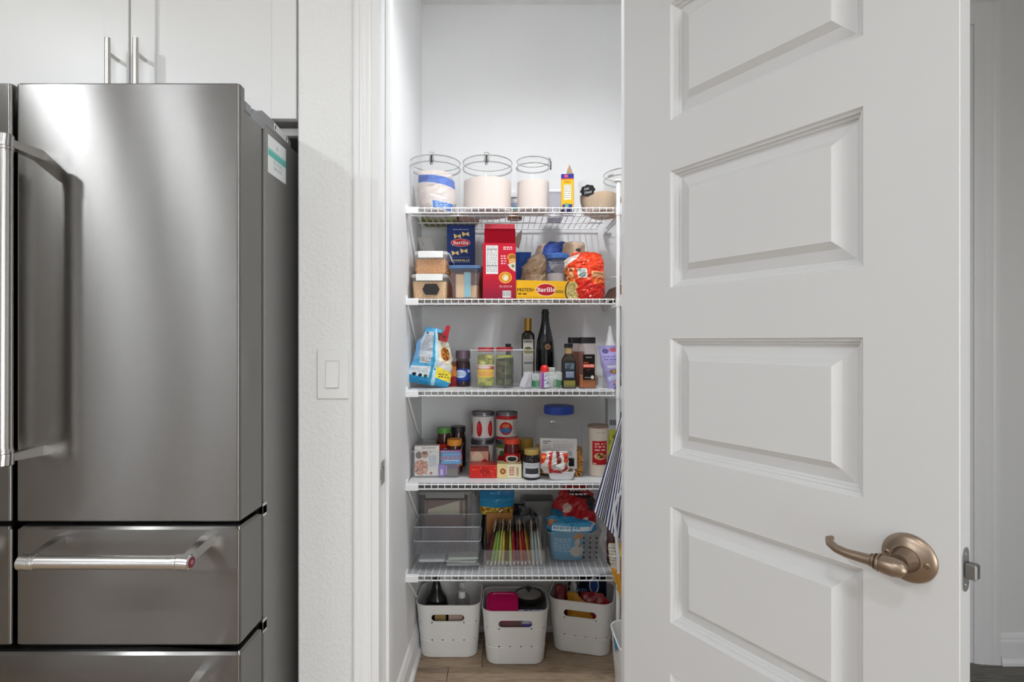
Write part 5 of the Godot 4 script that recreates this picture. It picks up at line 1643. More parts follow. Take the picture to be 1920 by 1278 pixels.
	p.rect(0, 0, 1, 0.15, "6a3a34").ell(0.4, 0.4, 0.3, 0.25, "dcc0a8").rect(0, 0.6, 1, 1, "a02428").ell(0.8, 0.75, 0.25, 0.3, "c22a2a").ell(0.4, 0.62, 0.12, 0.04, "f0e4e0")
	carton("tea_box", "small red and tan box leaning before the lower tomato can", X(898, 2.14), y, -2.165, 0.075, 0.104, 0.03, p.m(0.4), 0.05)
	# big jar with blue lid
	t = thing("snack_jar", "big clear plastic jar with a blue lid and white label, a third full", "jar", Vector3(X(1048, 2.18), y, -2.185), -0.12)
	m_big(t)
	var c := MB.new()
	c.loft([rr(0.155, 0.125, 0.03, 0.004), rr(0.172, 0.142, 0.035, 0.02), rr(0.175, 0.145, 0.035, 0.085), rr(0.12, 0.1, 0.03, 0.105)])
	var rng := RandomNumberGenerator.new()
	rng.seed = 3
	for i in 260:
		var u = rng.randf() * TAU
		var q = Vector3(clampf(cos(u) * 0.12, -0.085, 0.085), rng.randf_range(0.01, 0.10), clampf(sin(u) * 0.11, -0.071, 0.071))
		var ax = Vector3(rng.randf_range(-1, 1), rng.randf_range(-1, 1), rng.randf_range(-0.3, 0.3)).normalized() * 0.011
		var nn = ax.cross(Vector3.BACK).normalized() * 0.005
		c.tube([q - ax, q - ax * 0.4 + nn, q + ax * 0.4 - nn, q + ax], 0.0035, 5)
	var f = fill("cheese_snacks", "golden crunchy snacks in the bottom third of the blue-lidded jar", "snacks", c, mat(hx("c98d3c"), 0.7), Vector3(X(1048, 2.18), y, -2.185))
	f.rotation.y = -0.12
	# dish with wrapped sweets
	t = thing("small_dish", "white rounded-square dish at the front of the fourth shelf", "dish", Vector3(X(1052, 2.075), y, -2.085))
	part("bowl", tub(0.09, 0.062, 0.106, 0.075, 0.034, 0.016, 0.003), mat(hx("e6e6e6"), 0.25), t)
	p = Pic.new(96, 96, "c8c0b8")
	p.poly([0, 0.05, 0.28, 0.1, 0.2, 0.5, 0, 0.6], "d8401c").ell(0.15, 0.24, 0.08, 0.07, "f08a3a").poly([0.35, 0, 0.45, 0, 0.38, 1, 0.28, 1], "b82a24").rect(0.55, 0.02, 0.68, 0.6, "7a3030").poly([0.75, 0.05, 1, 0.1, 0.95, 0.45, 0.75, 0.55], "d03a20").poly([0.3, 0.75, 0.7, 0.9, 0.95, 0.6, 0.95, 0.8, 0.7, 1, 0.3, 0.95], "a81c1c").poly([0.5, 0.6, 0.8, 0.5, 0.75, 0.8, 0.5, 0.75], "e8e4e0")
	t = thing("candy_packet", "crinkled clear packet of red-wrapped candies resting on the white dish", "packet", Vector3(X(1040, 2.07), y + 0.026, -2.062))
	var s = part("wrapper", sack(lens_poly(0.102, 0.05), [[0, 0.9, 0.7, 0.002, 0], [0.03, 1, 1, 0, 0], [0.06, 1, 0.7, 0, 0], [0.081, 0.95, 0.1, 0, 0]], 51, 0.008), p.m(0.2), t)
	s.rotation.x = -0.15
	# crumb canister
	t = thing("crumb_canister", "beige cardboard canister with a red label at right of the fourth shelf", "canister", Vector3(X(1122, 2.14), y, -2.145))
	p = Pic.new(192, 192, "ddd0c0")
	p.rect(0.38, 0.27, 0.64, 0.76, "c01c24").lines(0.42, 0.31, 0.6, 0.42, 2, "e8b0a8", 4, 0.7).lines(0.42, 0.44, 0.6, 0.5, 1, "f0e0d8", 6, 0.5).ell(0.51, 0.58, 0.1, 0.07, "d8b888").specks(0.44, 0.53, 0.58, 0.63, 24, 0.02, ["5a3a20", "8a5a30", "c89a60"], 3).rect(0.38, 0.66, 0.64, 0.76, "b0161e").rect(0.39, 0.72, 0.45, 0.75, "e0c8a8").lines(0.44, 0.09, 0.6, 0.11, 1, "a89888", 5, 0.6)
	var m := MB.new()
	m.lathe([Vector2(0, 0.001), Vector2(0.038, 0), Vector2(0.0395, 0.002), Vector2(0.0395, 0.19), Vector2(0.0385, 0.191)], 30, -PI, PI)
	part("tube", m, p.m(0.5), t)
	m = MB.new()
	m.lathe([Vector2(0.0405, 0.19), Vector2(0.041, 0.192), Vector2(0.041, 0.199), Vector2(0.039, 0.2), Vector2(0.037, 0.1975), Vector2(0, 0.1975)], 30)
	part("lid", m, mat(hx("8a7468"), 0.5), t)
	p = Pic.new(64, 64, "d4d6d8")
	p.lines(0.1, 0.3, 0.7, 0.8, 3, "5a5a60", 5, 0.5).rect(0.75, 0.2, 1, 0.8, "2a3a6a")
	carton("small_box", "white box with dark lettering on the right-hand shelf behind the canister", 0.468, DECK[3] - 0.003, -2.26, 0.07, 0.295, 0.06, p.m(0.4), 0.0)
	p = Pic.new(48, 96, "b8b83c")
	p.rect(0, 0.5, 1, 0.7, "7a9a4a").specks(0, 0, 1, 1, 20, 0.08, ["d8c84c", "6a8a3a"], 3)
	t = thing("snack_pouch", "yellow-green pouch between the beige canister and the striped apron", "pouch", Vector3(X(1149, 2.13), y, -2.14))
	part("wrapper", sack(lens_poly(0.05, 0.04), [[0, 1, 1, 0, 0], [0.1, 1, 1, 0, 0], [0.18, 0.9, 0.1, 0.012, 0]], 7, 0.003), p.m(0.35), t)
	apron()


func m_big(t: Node3D):
	var m := MB.new()
	m.loft([rr(0.16, 0.13, 0.03, 0.0), rr(0.184, 0.152, 0.035, 0.008), rr(0.188, 0.156, 0.038, 0.03), rr(0.188, 0.156, 0.038, 0.185), rr(0.176, 0.146, 0.045, 0.212), rr(0.15, 0.13, 0.055, 0.23), rr(0.122, 0.118, 0.058, 0.24), rr(0.116, 0.116, 0.0575, 0.25)], true, false)
	part("body", m, clear("d6d8da", 0.24, 0.05), t)
	m = MB.new()
	m.lathe([Vector2(0.060, 0.240), Vector2(0.0615, 0.242), Vector2(0.0615, 0.268), Vector2(0.059, 0.272), Vector2(0.054, 0.273), Vector2(0, 0.273)], 36)
	part("lid", m, mat(hx("1f42a8"), 0.35), t)
	var p := Pic.new(192, 160, "dcd9d7")
	p.rect(0.08, 0.09, 0.3, 0.12, "444444").rect(0.08, 0.15, 0.22, 0.18, "666666").lines(0.36, 0.09, 0.8, 0.12, 1, "9a9a98", 3).lines(0.08, 0.24, 0.3, 0.56, 7, "a8a0a2", 4).lines(0.36, 0.18, 0.9, 0.34, 4, "b0aeac", 5).bars(0.64, 0.42, 0.86, 0.6, 4).lines(0.3, 0.4, 0.58, 0.54, 3, "b4b0b0", 9).rect(0.06, 0.62, 0.92, 0.64, "b8b4b2").rect(0.62, 0.65, 0.93, 0.92, "1c1a1c").lines(0.08, 0.68, 0.5, 0.9, 4, "b0a8a6", 6)
	flat_print(t, "label", p.m(0.45), 0.145, 0.118, xf(0.0, 0.092, 0.0786))


func apron():
	# striped cloth hanging by a strap from the pole
	var t = thing("striped_apron", "navy and white striped apron hanging from the pole beside the open door", "apron", Vector3(0.44, 0, -1.955))
	var p := Pic.new(512, 16, "dedee4")
	for i in 15:
		p.rect(i / 15.0, 0, i / 15.0 + 0.033, 1, "2b2f55")
	var cloth = p.m(0.85, {"rim_enabled": true, "rim": 0.2})
	# gathered cloth: rows from the hook down, each a folded line with thickness
	var rows = range(13)
	var m := MB.new()
	var n := 44
	var grid := []
	var hem = [Vector2(-0.119, 0.684), Vector2(-0.041, 0.586), Vector2(0.036, 0.57)]
	for k in rows:
		var v = 1.0 - pow(1.0 - k / 12.0, 1.1)
		var line := []
		for i in n + 1:
			var f = i / float(n)
			var lo = hem[0].lerp(hem[1], f / 0.68) if f < 0.68 else hem[1].lerp(hem[2], (f - 0.68) / 0.32)
			var p2 = Vector2(lerpf(0.0, 0.03, f), 1.085).lerp(lo, v)
			var deep = 0.004 + 0.009 * sqrt(v)
			line.append(Vector3(p2.x, p2.y, sin(f * 12.0) * deep + sin(f * 29.0) * deep * 0.25))
		grid.append(line)
	for back in 2:
		for k in rows.size() - 1:
			for i in n:
				var o = Vector3(0, 0, -0.003 * back)
				var v0 = k / float(rows.size() - 1)
				var v1 = (k + 1) / float(rows.size() - 1)
				var a = grid[k + 1][i] + o
				var b = grid[k + 1][i + 1] + o
				var c = grid[k][i + 1] + o
				var d = grid[k][i] + o
				var ua = Vector2(i / float(n), v1)
				var ub = Vector2((i + 1) / float(n), v1)
				var uc = Vector2((i + 1) / float(n), v0)
				var ud = Vector2(i / float(n), v0)
				if back == 0:
					m.quad(a, b, c, d, ua, ub, uc, ud)
				else:
					m.quad(b, a, d, c, ub, ua, ud, uc)
	part("cloth", m, cloth, t, Vector3.ZERO, 80)
	m = MB.new()
	var path = [Vector3(-0.020, 0.76, 0.022), Vector3(-0.034, 0.735, 0.026), Vector3(-0.046, 0.70, 0.027), Vector3(-0.046, 0.66, 0.026), Vector3(-0.041, 0.60, 0.024), Vector3(-0.034, 0.53, 0.022), Vector3(-0.031, 0.46, 0.02)]
	for k in path.size() - 1:
		m.tube([path[k], path[k + 1]], 0.0055, 6)
	for i in m.v.size():
		m.v[i].z = 0.024 + (m.v[i].z - 0.024) * 0.25
	part("strap", m, mat(hx("dcdce0"), 0.8), t)
	m = MB.new()
	m.tube([Vector3(0.010, 1.13, -0.02), Vector3(0.012, 1.12, 0.0), Vector3(0.012, 1.085, 0.004)], 0.002, 6)
	part("loop", m, mat(hx("dcdce0"), 0.8), t)


# ------------------------------------------------------------------ bottom shelf
func fifth_shelf():
	var y = DECK[4] + 0.0022
	var t: Node3D
	var m: MB
	var p: Pic
	for k in 2:
		t = thing("shallow_bin", ["clear shallow bin holding packets, lower of two stacked on the bottom shelf", "empty clear shallow bin, upper of two stacked on the bottom shelf"][k], "bin", Vector3(X(838.5, 2.06), y + [0.0, 0.0575][k], -2.125), 0, "stacked clear bins")
		part("tray", tub(0.245, 0.145, 0.258, 0.155, [0.112, 0.109][k], 0.010, 0.003), clear("8e9098", 0.30, 0.1), t)
		rim(t, 0.256, 0.153, 0.010, [0.112, 0.109][k], clear("c8cad0", 0.5, 0.2))
	for k in 4:
		t = thing("sauce_packet", ["white paper sachet lying left in the lower shallow bin", "green and white sachet on top of the pile in the lower shallow bin", "silver sachet in the middle of the pile in the lower shallow bin", "grey sachet at the bottom of the pile in the lower shallow bin"][k], "packet", Vector3(X([810, 868, 866, 868][k], 2.09), y + 0.004 + [0.018, 0.026, 0.014, 0.003][k], -2.10), [0.02, 0.06, -0.08, 0.03][k], "packets in the lower bin")
		p = Pic.new(64, 32, ["cfd2d2", "c4ccc2", "b8bcb8", "a8aca8"][k])
		p.lines(0.1, 0.2, 0.9, 0.8, 3, ["8a8e90", "5a6a34", "6a6e6a", "8a8e88"][k], 4 + k, 0.6)
		part("wrapper", soft_box([0.105, 0.12, 0.125, 0.13][k], 0.010, 0.06, 0.008, 0.003), p.m(0.3), t)
	t = clip_box("smoky clip-lid container behind the stacked shallow bins", X(834, 2.22), y, -2.225, 0.228, 0.252, 0.15, "b8b6b2", "8e8c8a")
	t = thing("sponge_packs", "brown and cream packets inside the smoky clip-lid container", "packet", Vector3(X(834, 2.25), y + 0.01, -2.30))
	m = MB.new()
	m.loft([rr(0.18, 0.10, 0.02, 0.0), rr(0.18, 0.10, 0.02, 0.2)])
	p = Pic.new(96, 96, "8a7470")
	p.ell(0.3, 0.2, 0.15, 0.2, "a89a8a").ell(0.6, 0.25, 0.1, 0.2, "9a8480").poly([0.7, 0.3, 1, 0, 1, 0.3], "c8c2b0").rect(0.42, 0.02, 0.46, 0.4, "e6e0d8")
	part("wrapper", m, p.m(0.5, {"uv1_scale": Vector3(4, 1, 1)}), t)
	# blue snack pouch
	p = Pic.new(128, 96, "2f8ab8")
	p.rect(0, 0, 1, 0.3, "2a78aa").lines(0.35, 0.08, 0.6, 0.18, 1, "7ab4d4", 4, 0.6).rect(0.05, 0.44, 0.95, 0.47, "1d5a82").rect(0, 0.66, 1, 1, "a8842c").specks(0.1, 0.66, 0.95, 0.98, 40, 0.04, ["c8a83c", "7a4a20", "d8c060", "8a3a20"], 6).poly([0.5, 0.9, 0.62, 0.72, 0.66, 0.74, 0.56, 0.92], "f0e8d8")
	t = thing("snack_pouch", "teal-blue snack pouch standing behind the packets on the bottom shelf", "pouch", Vector3(X(931, 2.2), y + 0.0, -2.262))
	part("wrapper", sack(lens_poly(0.14, 0.06), [[0, 0.9, 1, 0, 0], [0.12, 0.92, 1, 0, 0], [0.20, 0.98, 0.8, 0, 0], [0.25, 1.02, 0.12, 0, -0.006]], 61, 0.004), Pic.new(128, 192, "1c1a1e").m(0.3), t)
	var front = part("front_panel", sack(lens_poly(0.142, 0.05), [[0, 0.95, 0.8, 0, 0], [0.05, 1, 1, 0, 0], [0.098, 1.02, 0.2, 0, 0]], 62, 0.004), p.m(0.3), t)
	front.position = Vector3(0, 0.153, 0.014)
	t = thing("snack_pouch", "dark pouch lying behind the seasoning packets", "pouch", Vector3(X(985, 2.28), y, -2.30))
	part("wrapper", sack(lens_poly(0.12, 0.06), [[0, 1, 1, 0, 0], [0.12, 1, 1, 0, 0], [0.175, 0.9, 0.3, 0, 0]], 63, 0.008), mat(hx("1e1c28"), 0.35), t)
	# seasoning packets in a low clear bin
	t = thing("clear_bin", "clear low-fronted bin full of upright seasoning packets on the bottom shelf", "bin", Vector3(X(964.5, 2.065), y, -2.15), 0, "clear storage bins")
	m = MB.new()
	m.box(Vector3(0, 0.0015, 0), Vector3(0.236, 0.003, 0.165), 0.001)
	m.box(Vector3(0, 0.035, 0.0815), Vector3(0.236, 0.07, 0.003), 0.001)
	m.box(Vector3(0, 0.075, -0.0815), Vector3(0.236, 0.15, 0.003), 0.001)
	for sx in [-1, 1]:
		m.box(Vector3(sx * 0.1165, 0.06, 0), Vector3(0.003, 0.12, 0.16), 0.001)
	part("tray", m, clear("e0e2e6", 0.22, 0.08), t)
	var cols = ["6a2430", "86a050", "93b258", "b7c070", "c8b24c", "5a3a1c", "a8b858", "a3262c", "6a2a4a", "b5602a", "8e2238", "b0803a", "a8aea4", "9fb6ba", "c4beb0"]
	var cn = ["maroon", "leaf-green", "bright green", "pale green", "yellow-green", "dark brown", "lime-green", "red", "plum", "orange", "crimson", "ochre", "grey-green", "pale blue", "cream"]
	var pos = ["first from the left", "second from the left", "third from the left", "fourth from the left", "fifth from the left", "sixth from the left", "seventh from the left", "middle", "seventh from the right", "sixth from the right", "fifth from the right", "fourth from the right", "third from the right", "second from the right", "last on the right"]
	var rng := RandomNumberGenerator.new()
	rng.seed = 77
	for k in 15:
		var f = k / 14.0
		t = thing("seasoning_packet", "%s seasoning packet standing on edge in the low clear bin, %s" % [cn[k], pos[k]], "packet", Vector3(X(964.5, 2.065) - 0.106 + 0.212 * f, y + 0.004, -2.145 + rng.randf_range(-0.006, 0.006)), 0, "seasoning packets")
		p = Pic.new(16, 64, cols[k])
		p.rect(0, 0, 1, 0.14, ["c8b496", "4a3628", "8a7a6a"][k % 3]).rect(0, 0.9, 1, 1, "d8d0c4")
		var s = part("wrapper", sack(lens_poly(0.024, 0.12), [[0, 0.7, 0.98, 0, 0], [0.03, 1.05, 1, 0, 0], [0.09, 0.9, 0.97, 0, 0], [0.128, 0.4, 0.9, 0, 0], [0.15, 0.2, 0.8, 0.002, 0]], 70 + k, 0.0035, 18, 12, 40.0), p.m(0.25), t)
		s.rotation.z = (f - 0.45) * 0.42 * (1.0 if k < 12 else 0.4) + rng.randf_range(-0.03, 0.03)
	t = carton("kraft_card", "brown kraft card standing behind the seasoning packets at left", X(937, 2.24), y + 0.004, -2.211, 0.108, 0.165, 0.004, mat(hx("a8703a"), 0.7))
	# grey basket with bags
	var bp = Vector3(X(1077, 2.12), y, -2.2)
	t = thing("perforated_basket", "translucent grey basket with round holes holding snack bags", "basket", bp)
	part("body", tub(0.175, 0.15, 0.218, 0.18, 0.122, 0.018, 0.002, 0.003), clear("a8aaaa", 0.38, 0.12), t)
	rim(t, 0.219, 0.181, 0.02, 0.121, clear("b0b2b2", 0.6, 0.2))
	m = MB.new()
	for r in 5:
		for c in 3:
			var d = MB.new()
			d.lathe([Vector2(0.0046 - 0.0006 * ((r + c) % 3), 0.0), Vector2(0.0046 - 0.0006 * ((r + c) % 3), 0.0006), Vector2(0, 0.0006)], 12)
			d.move(Transform3D(Basis(Vector3.RIGHT, PI / 2 + 0.125), Vector3(0.036 + c * 0.0255, 0.022 + r * 0.02, 0.0772 + (0.022 + r * 0.02) * 0.1235)))
			m.v.append_array(d.v); m.uv.append_array(d.uv)
	part("holes", m, mat(hx("1e1e22"), 0.8), t).set_meta("kind", "stuff")
	p = Pic.new(160, 160, "4a9cc8")
	p.poly([0.05, 0.06, 0.95, 0.1, 0.95, 0.22, 0.05, 0.2], "dfe8ec").lines(0.1, 0.09, 0.7, 0.18, 1, "6aa0c0", 4, 0.7).ell(0.72, 0.36, 0.14, 0.09, "c08040").ell(0.7, 0.5, 0.07, 0.1, "d8ccb8").ell(0.74, 0.75, 0.2, 0.17, "cfc6b8").lines(0.15, 0.4, 0.55, 0.8, 6, "a8d0e6", 6, 0.6).ell(0.8, 0.6, 0.08, 0.05, "8a8a70")
	t = thing("cereal_bag", "sky-blue bag with white script standing inside the grey basket", "bag", bp + Vector3(-0.022, 0.004, 0.044))
	part("wrapper", sack(lens_poly(0.135, 0.045), [[0, 0.92, 0.8, 0, 0], [0.06, 1.04, 1, 0, 0], [0.125, 1.15, 0.6, 0.012, 0], [0.142, 1.15, 0.2, 0.016, 0]], 81, 0.003), p.m(0.3), t)
	p = Pic.new(160, 160, "b01c24")
	p.poly([0.3, 0.02, 0.85, 0.18, 0.82, 0.28, 0.3, 0.14], "3a1a1c").lines(0.34, 0.06, 0.8, 0.2, 2, "e0d4d0", 4, 0.6).ell(0.36, 0.42, 0.09, 0.1, "d0b0a0").poly([0.45, 0.7, 0.75, 0.62, 0.75, 0.8, 0.45, 0.86], "d8c0b8").ell(0.85, 0.35, 0.12, 0.16, "1e1a22").poly([0, 0.45, 0.3, 0.5, 0.35, 0.8, 0, 0.8], "2a6a8c")
	t = thing("snack_bag", "crumpled red snack bag stuffed in the grey basket", "bag", bp + Vector3(0.008, 0.085, -0.022))
	part("wrapper", sack(lens_poly(0.185, 0.07), [[0, 0.8, 1, 0, 0], [0.06, 0.95, 1, 0, 0], [0.12, 0.9, 0.9, 0.004, 0], [0.16, 0.72, 0.5, 0.012, 0], [0.192, 0.5, 0.1, 0.006, 0]], 83, 0.012, 40, 24, 30.0), p.m(0.25), t)
	p = Pic.new(160, 96, "2c86b4")
	p.ell(0.22, 0.3, 0.14, 0.25, "b06a3a").poly([0.3, 0.0, 0.6, 0.5, 0.4, 0.7, 0.2, 0.3], "5a7a8a").poly([0.75, 0.7, 0.95, 0.2, 1, 0.3, 0.82, 0.8], "d8e0e6").rect(0.6, 0.5, 0.75, 0.9, "1a2a4a")
	t = thing("snack_bag", "teal crinkled snack bag lying across the grey basket below the red bag", "bag", bp + Vector3(-0.008, 0.098, 0.018))
	part("wrapper", sack(lens_poly(0.20, 0.07), [[0, 0.9, 0.8, 0, 0], [0.02, 1, 1, 0, 0], [0.042, 0.95, 0.8, 0.0, 0], [0.062, 0.5, 0.2, -0.045, 0]], 85, 0.011, 40, 20, 30.0), p.m(0.25), t)
	t = thing("perforated_basket", "second translucent grey basket at the back wall of the bottom shelf", "basket", Vector3(X(1010, 2.3), y, -2.335))
	part("body", tub(0.10, 0.08, 0.13, 0.1, 0.195, 0.012, 0.002, 0.003), clear("a8a9a8", 0.5, 0.2), t)
	# yellow bag hanging right
	p = Pic.new(96, 192, "d29a3c")
	p.rect(0, 0, 0.5, 0.4, "c4bfb2").lines(0.05, 0.06, 0.42, 0.36, 6, "7a7468", 4, 0.4).ell(0.65, 0.15, 0.16, 0.08, "e6c83c").poly([0.5, 0.2, 0.9, 0.1, 0.7, 0.5, 0.4, 0.6], "b8742c").specks(0, 0.4, 1, 1, 40, 0.05, ["e0ac50", "b8802c", "c89038"], 5)
	t = thing("pasta_bag", "amber plastic bag with a yellow emblem hanging below the apron", "bag", Vector3(0.424, 0.335, -1.962))
	part("wrapper", sack(lens_poly(0.075, 0.03), [[0, 0.25, 0.4, 0.016, 0], [0.05, 0.5, 0.8, 0.010, 0], [0.12, 0.85, 1, 0.0, 0], [0.17, 1.0, 0.9, -0.004, 0], [0.222, 1.0, 0.15, -0.006, 0]], 91, 0.006, 32, 20, 30.0), p.m(0.3), t)
	t = thing("snack_pouch", "dark maroon pouch behind the amber bag at the shelf end", "pouch", Vector3(0.428, y, -2.12))
	part("wrapper", sack(lens_poly(0.05, 0.05), [[0, 1, 1, 0, 0], [0.09, 1, 1, 0, 0], [0.14, 0.9, 0.2, 0, 0]], 92, 0.004), mat(hx("4a2026"), 0.4), t)


# ------------------------------------------------------------------ floor bins
func storage_bin(label: String, p: Vector3, yaw: float, h: float) -> Node3D:
	var t = thing("storage_bin", label, "storage bin", p, yaw, "white plastic bins on the floor")
	var white := mat(hx("e2e1df"), 0.4)
	var w0 := 0.234
	var d0 := 0.162
	var w1 := 0.268
	var d1 := 0.214
	var rings := []
	var f = func(k: float, off: float, y: float): rings.append(rr(lerpf(w0, w1, k) + 2 * off, lerpf(d0, d1, k) + 2 * off, 0.046 + off, y, 13))
	f.call(0.0, -0.006, 0.0)
	f.call(0.0, 0.0, 0.004)
	f.call(0.30, 0.0006, h * 0.32)
	f.call(0.302, -0.0006, h * 0.325)
	f.call(0.64, 0.0006, h * 0.655)
	f.call(0.642, -0.0006, h * 0.66)
	f.call(0.97, 0.0, h - 0.007)
	f.call(0.972, 0.0022, h - 0.0065)
	f.call(1.0, 0.0022, h - 0.001)
	f.call(1.0, 0.0012, h)
	f.call(1.0, -0.0022, h)
	f.call(0.98, -0.003, h - 0.003)
	f.call(0.02, -0.003, 0.006)
	f.call(0.0, -0.012, 0.004)
	var b := MB.new()
	b.loft(rings)
	var csg := CSGCombiner3D.new()
	csg.name = "body"
	t.add_child(csg)
	var shell := CSGMesh3D.new()
	shell.name = "shell"
	shell.mesh = b.commit(2)
	shell.material = white
	csg.add_child(shell)
	var hy = h * 0.765
	var hz = lerpf(d0, d1, hy / h) / 2
	for k in 3:
		var c: CSGShape3D
		if k == 0:
			var bb := CSGBox3D.new()
			bb.size = Vector3(0.104, 0.03, 0.04)
			c = bb
			c.position = Vector3(0, hy, hz)
		else:
			var cc := CSGCylinder3D.new()
			cc.radius = 0.015
			cc.height = 0.04
			cc.sides = 20
			c = cc
			c.rotation.x = PI / 2
			c.position = Vector3(0.052 * (1 if k == 1 else -1), hy, hz)
		c.name = "handle_cut"
		c.operation = CSGShape3D.OPERATION_SUBTRACTION
		csg.add_child(c, true)
	for r in 2:
		var yy = h * [0.34, 0.67][r]
		for i in 6:
			if r == 1 and (i == 2 or i == 3):
				continue
			var cc := CSGCylinder3D.new()
			cc.name = "hole_cut"
			cc.radius = 0.0032
			cc.height = 0.03
			cc.sides = 10
			cc.operation = CSGShape3D.OPERATION_SUBTRACTION
			var wk = lerpf(w0, w1, yy / h)
			var dk = lerpf(d0, d1, yy / h)
			var xx = (i - 2.5) * 0.0435
			if i == 0 or i == 5:
				cc.position = Vector3((wk / 2 - 0.0105) * (1 if i == 5 else -1), yy, dk / 2 - 0.0105)
				cc.rotation = Vector3(PI / 2, PI / 4 * (1 if i == 5 else -1), 0)
			else:
				cc.position = Vector3(xx, yy, dk / 2)
				cc.rotation.x = PI / 2
			csg.add_child(cc, true)
	# raised lip round the grip
	var ring := []
	for i in 33:
		var a = TAU * i / 32
		var sx = 0.052 if cos(a) > 0 else -0.052
		var yy = hy + sin(a) * 0.0165
		ring.append(Vector3(cos(a) * 0.0165 + sx, yy, lerpf(d0, d1, yy / h) / 2 + 0.0004))
	b = MB.new()
	b.tube(ring, 0.002, 8, false)
	part("grip_rim", b, white, t)
	return t


func floor_bins():
	var h := 0.229
	var yb := 0.0
	var A = Vector3(X(840, 2.18), yb, -2.2735)
	var B = Vector3(X(966.5, 2.118), yb, -2.226)
	var C = Vector3(0.3315, yb, -2.2985)
	storage_bin("white plastic bin on the floor at left, holding bottles", A, 0.0, h)
	storage_bin("white plastic bin on the floor in the middle, holding a pink lunch box", B, 0.0, h)
	storage_bin("white plastic bin on the floor turned towards the left, holding boxes and foil", C, -0.25, h)
	var d = storage_bin("taller white plastic bin on the floor mostly behind the open door", Vector3(0.516, yb, -1.868), 0.0, 0.27)
	var t = thing("paper_scrap", "blue paper corner hanging over the side of the taller bin", "paper", Vector3(0.3800, 0.267, -1.84))
	var m := MB.new()
	m.plate(PackedVector2Array([Vector2(-0.03, 0.0), Vector2(0.004, -0.034), Vector2(0.04, 0.0)]), -0.0006, 0.0006)
	m.move(Transform3D(Basis(Vector3.UP, -PI / 2), Vector3(-0.002, 0, 0)))
	part("sheet", m, mat(hx("2f7fa8"), 0.5), t)
	# bottles at left
	var dark := mat(hx("0e0d0c"), 0.15)
	t = thing("sauce_bottle", "dark glass bottle with white lettering in the left floor bin", "bottle", A + Vector3(-0.058, 0.007, 0.01), 0, "bottles in the left bin")
	m = MB.new()
	m.lathe([Vector2(0, 0), Vector2(0.048, 0), Vector2(0.051, 0.005), Vector2(0.051, 0.175), Vector2(0.042, 0.21), Vector2(0.022, 0.245), Vector2(0.016, 0.27), Vector2(0.014, 0.29), Vector2(0, 0.291)], 28)
	part("glass", m, dark, t)
	wrap_label(t, "label", 0.0513, 0.12, 0.174, 1.0, Pic.new(96, 64, "151515").lines(0.1, 0.1, 0.9, 0.35, 1, "c8c8c8", 4, 0.8).m(0.5))
	for k in 2:
		t = thing("water_bottle", ["clear plastic bottle with a white cap at the front of the left floor bin", "clear plastic bottle with a white cap behind the front one in the left floor bin"][k], "bottle", A + Vector3(0.052 - 0.004 * k, 0.007, 0.03 - 0.07 * k), 0, "bottles in the left bin")
		m = MB.new()
		m.lathe([Vector2(0, 0.002), Vector2(0.03, 0), Vector2(0.034, 0.004), Vector2(0.034, 0.175), Vector2(0.03, 0.19), Vector2(0.018, 0.207), Vector2(0.0125, 0.215), Vector2(0.0125, 0.222)], 26)
		part("body", m, clear("9a9690", 0.39, 0.08), t)
		m = MB.new()
		m.lathe([Vector2(0.0145, 0.219), Vector2(0.015, 0.22), Vector2(0.015, 0.243), Vector2(0.014, 0.245), Vector2(0, 0.2455)], 22)
		part("cap", m, mat(hx("dcdad8"), 0.45), t, Vector3(0, 0.008 * k, 0))
	carton("food_box", "pinkish food box low in the left floor bin seen through its grip", A.x + 0.03, 0.012, A.z + 0.075, 0.06, 0.17, 0.025, mat(hx("b89a90"), 0.6))
	carton("food_box", "tan food box low in the left floor bin seen through its grip", A.x - 0.035, 0.012, A.z + 0.073, 0.045, 0.17, 0.02, mat(hx("a88a5a"), 0.6))
	# lunch box and pot in the middle
	t = thing("lunch_box", "hot pink plastic lunch box resting in the middle floor bin", "lunch box", B + Vector3(-0.052, 0.186, 0.030))
	t.rotation.x = 0.42
	part("box", soft_box(0.121, 0.046, 0.099, 0.022, 0.006), mat(hx("b80f56"), 0.3), t)
	m = MB.new()
	m.loft([rr(0.126, 0.104, 0.024, 0.046), rr(0.130, 0.108, 0.025, 0.049), rr(0.129, 0.107, 0.025, 0.056), rr(0.12, 0.098, 0.022, 0.060), rr(0.106, 0.084, 0.02, 0.061), rr(0.1, 0.078, 0.018, 0.058)])
	part("lid", m, mat(hx("c8125f"), 0.22), t)
	t = thing("cooking_pot", "grey pot with a black-rimmed glass lid in the middle floor bin", "pot", B + Vector3(0.058, 0.028, -0.025))
	m = MB.new()
	m.lathe([Vector2(0, 0), Vector2(0.05, 0), Vector2(0.056, 0.006), Vector2(0.058, 0.19)], 30)
	part("pot_body", m, mat(hx("4a4844"), 0.35), t)
	m = MB.new()
	m.lathe([Vector2(0.061, 0.184), Vector2(0.065, 0.187), Vector2(0.065, 0.206), Vector2(0.060, 0.21), Vector2(0.051, 0.208)], 30)
	part("lid_rim", m, mat(hx("121212"), 0.4), t)
	m = MB.new()
	m.lathe([Vector2(0.055, 0.207), Vector2(0.045, 0.213), Vector2(0.02, 0.219), Vector2(0, 0.22)], 30)
	part("lid", m, mat(hx("8c8882"), 0.15), t)
	m = MB.new()
	m.lathe([Vector2(0.006, 0.218), Vector2(0.005, 0.226), Vector2(0.013, 0.230), Vector2(0.012, 0.237), Vector2(0, 0.238)], 18)
	part("knob", m, mat(hx("141414"), 0.4), t)
	t = thing("paper_packet", "blue and white paper packet along the front of the middle floor bin", "packet", B + Vector3(0.058, 0.03, 0.068), 0.0)
	var p = Pic.new(96, 96, "cfd0dc")
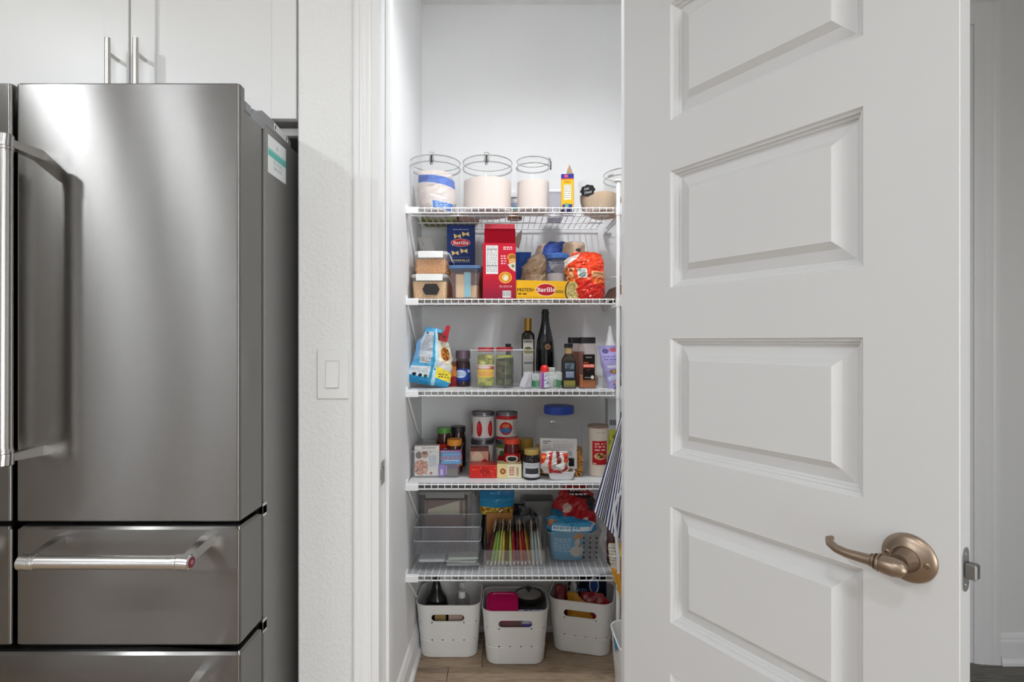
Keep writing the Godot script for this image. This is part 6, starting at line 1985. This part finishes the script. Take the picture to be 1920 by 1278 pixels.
	p.specks(0, 0, 1, 1, 40, 0.07, ["5a5aa8", "e8e8f0", "8a8ac0", "4a4a98"], 4).rect(0.1, 0.3, 0.8, 1, "6a62b0")
	part("wrapper", sack(lens_poly(0.11, 0.016), [[0, 0.9, 1, 0, 0], [0.1, 1, 1, 0, 0], [0.185, 1.05, 0.2, 0.006, 0]], 99, 0.004), p.m(0.4), t)
	carton("food_box", "brown food box low in the middle floor bin seen through its grip", B.x - 0.02, 0.012, B.z + 0.078, 0.09, 0.17, 0.018, mat(hx("7a5a52"), 0.6))
	# boxes at right
	p = Pic.new(160, 160, "10182c")
	p.lines(0.05, 0.22, 0.4, 0.32, 1, "5a7aa0", 4, 0.7).rect(0.35, 0.3, 0.95, 0.33, "1e6a8a").ell(0.62, 0.16, 0.16, 0.13, "b8c0cc").ell(0.62, 0.16, 0.12, 0.1, "2a4a8a").lines(0.35, 0.45, 0.75, 0.55, 2, "c8c8d0", 6, 0.5).rect(0.78, 0.5, 0.95, 0.58, "d8d8dc")
	t = carton("pastry_box", "navy box with a round white seal standing in the right floor bin", C.x + 0.038, 0.012, C.z - 0.0, 0.135, 0.285, 0.04, p.m(0.35), -0.2)
	t = thing("snack_bag", "glossy dark red bag at the front of the right floor bin", "bag", C + Vector3(0.045, 0.09, 0.048), -0.25)
	part("wrapper", sack(lens_poly(0.14, 0.045), [[0, 0.9, 0.9, 0, 0], [0.06, 1, 1, 0, 0], [0.11, 0.95, 0.8, 0, 0], [0.148, 0.6, 0.2, -0.01, 0]], 101, 0.007), mat(hx("8e1c22"), 0.25), t)
	t = thing("snack_bag", "golden orange bag slanting at the front of the right floor bin", "bag", C + Vector3(-0.03, 0.05, 0.05), -0.25)
	part("wrapper", sack(lens_poly(0.12, 0.04), [[0, 0.9, 0.9, 0.03, 0], [0.08, 1, 1, 0.02, 0], [0.14, 0.7, 0.7, 0, 0], [0.19, 0.3, 0.2, -0.02, 0]], 102, 0.006), mat(hx("c88a2c"), 0.3), t)
	t = thing("foil_packet", "silver and white foil packet in the middle of the right floor bin", "packet", C + Vector3(-0.035, 0.02, -0.02), -0.25)
	p = Pic.new(48, 128, "a8aaa8")
	p.specks(0, 0, 1, 1, 60, 0.12, ["d8dad8", "5a5c58", "c8ccc8", "3a3c3a"], 5)
	part("wrapper", sack(lens_poly(0.05, 0.03), [[0, 1, 1, 0, 0], [0.2, 1, 1, 0, 0], [0.285, 1, 0.2, 0, 0]], 103, 0.005), p.m(0.25), t)
	t = thing("snack_bag", "dark red bag at the left edge of the right floor bin", "bag", C + Vector3(-0.095, 0.02, 0.01), -0.25)
	part("wrapper", sack(lens_poly(0.05, 0.08), [[0, 1, 1, 0, 0], [0.18, 1, 1, 0, 0], [0.235, 0.9, 0.3, 0, 0]], 104, 0.006), mat(hx("7a1620"), 0.35), t)
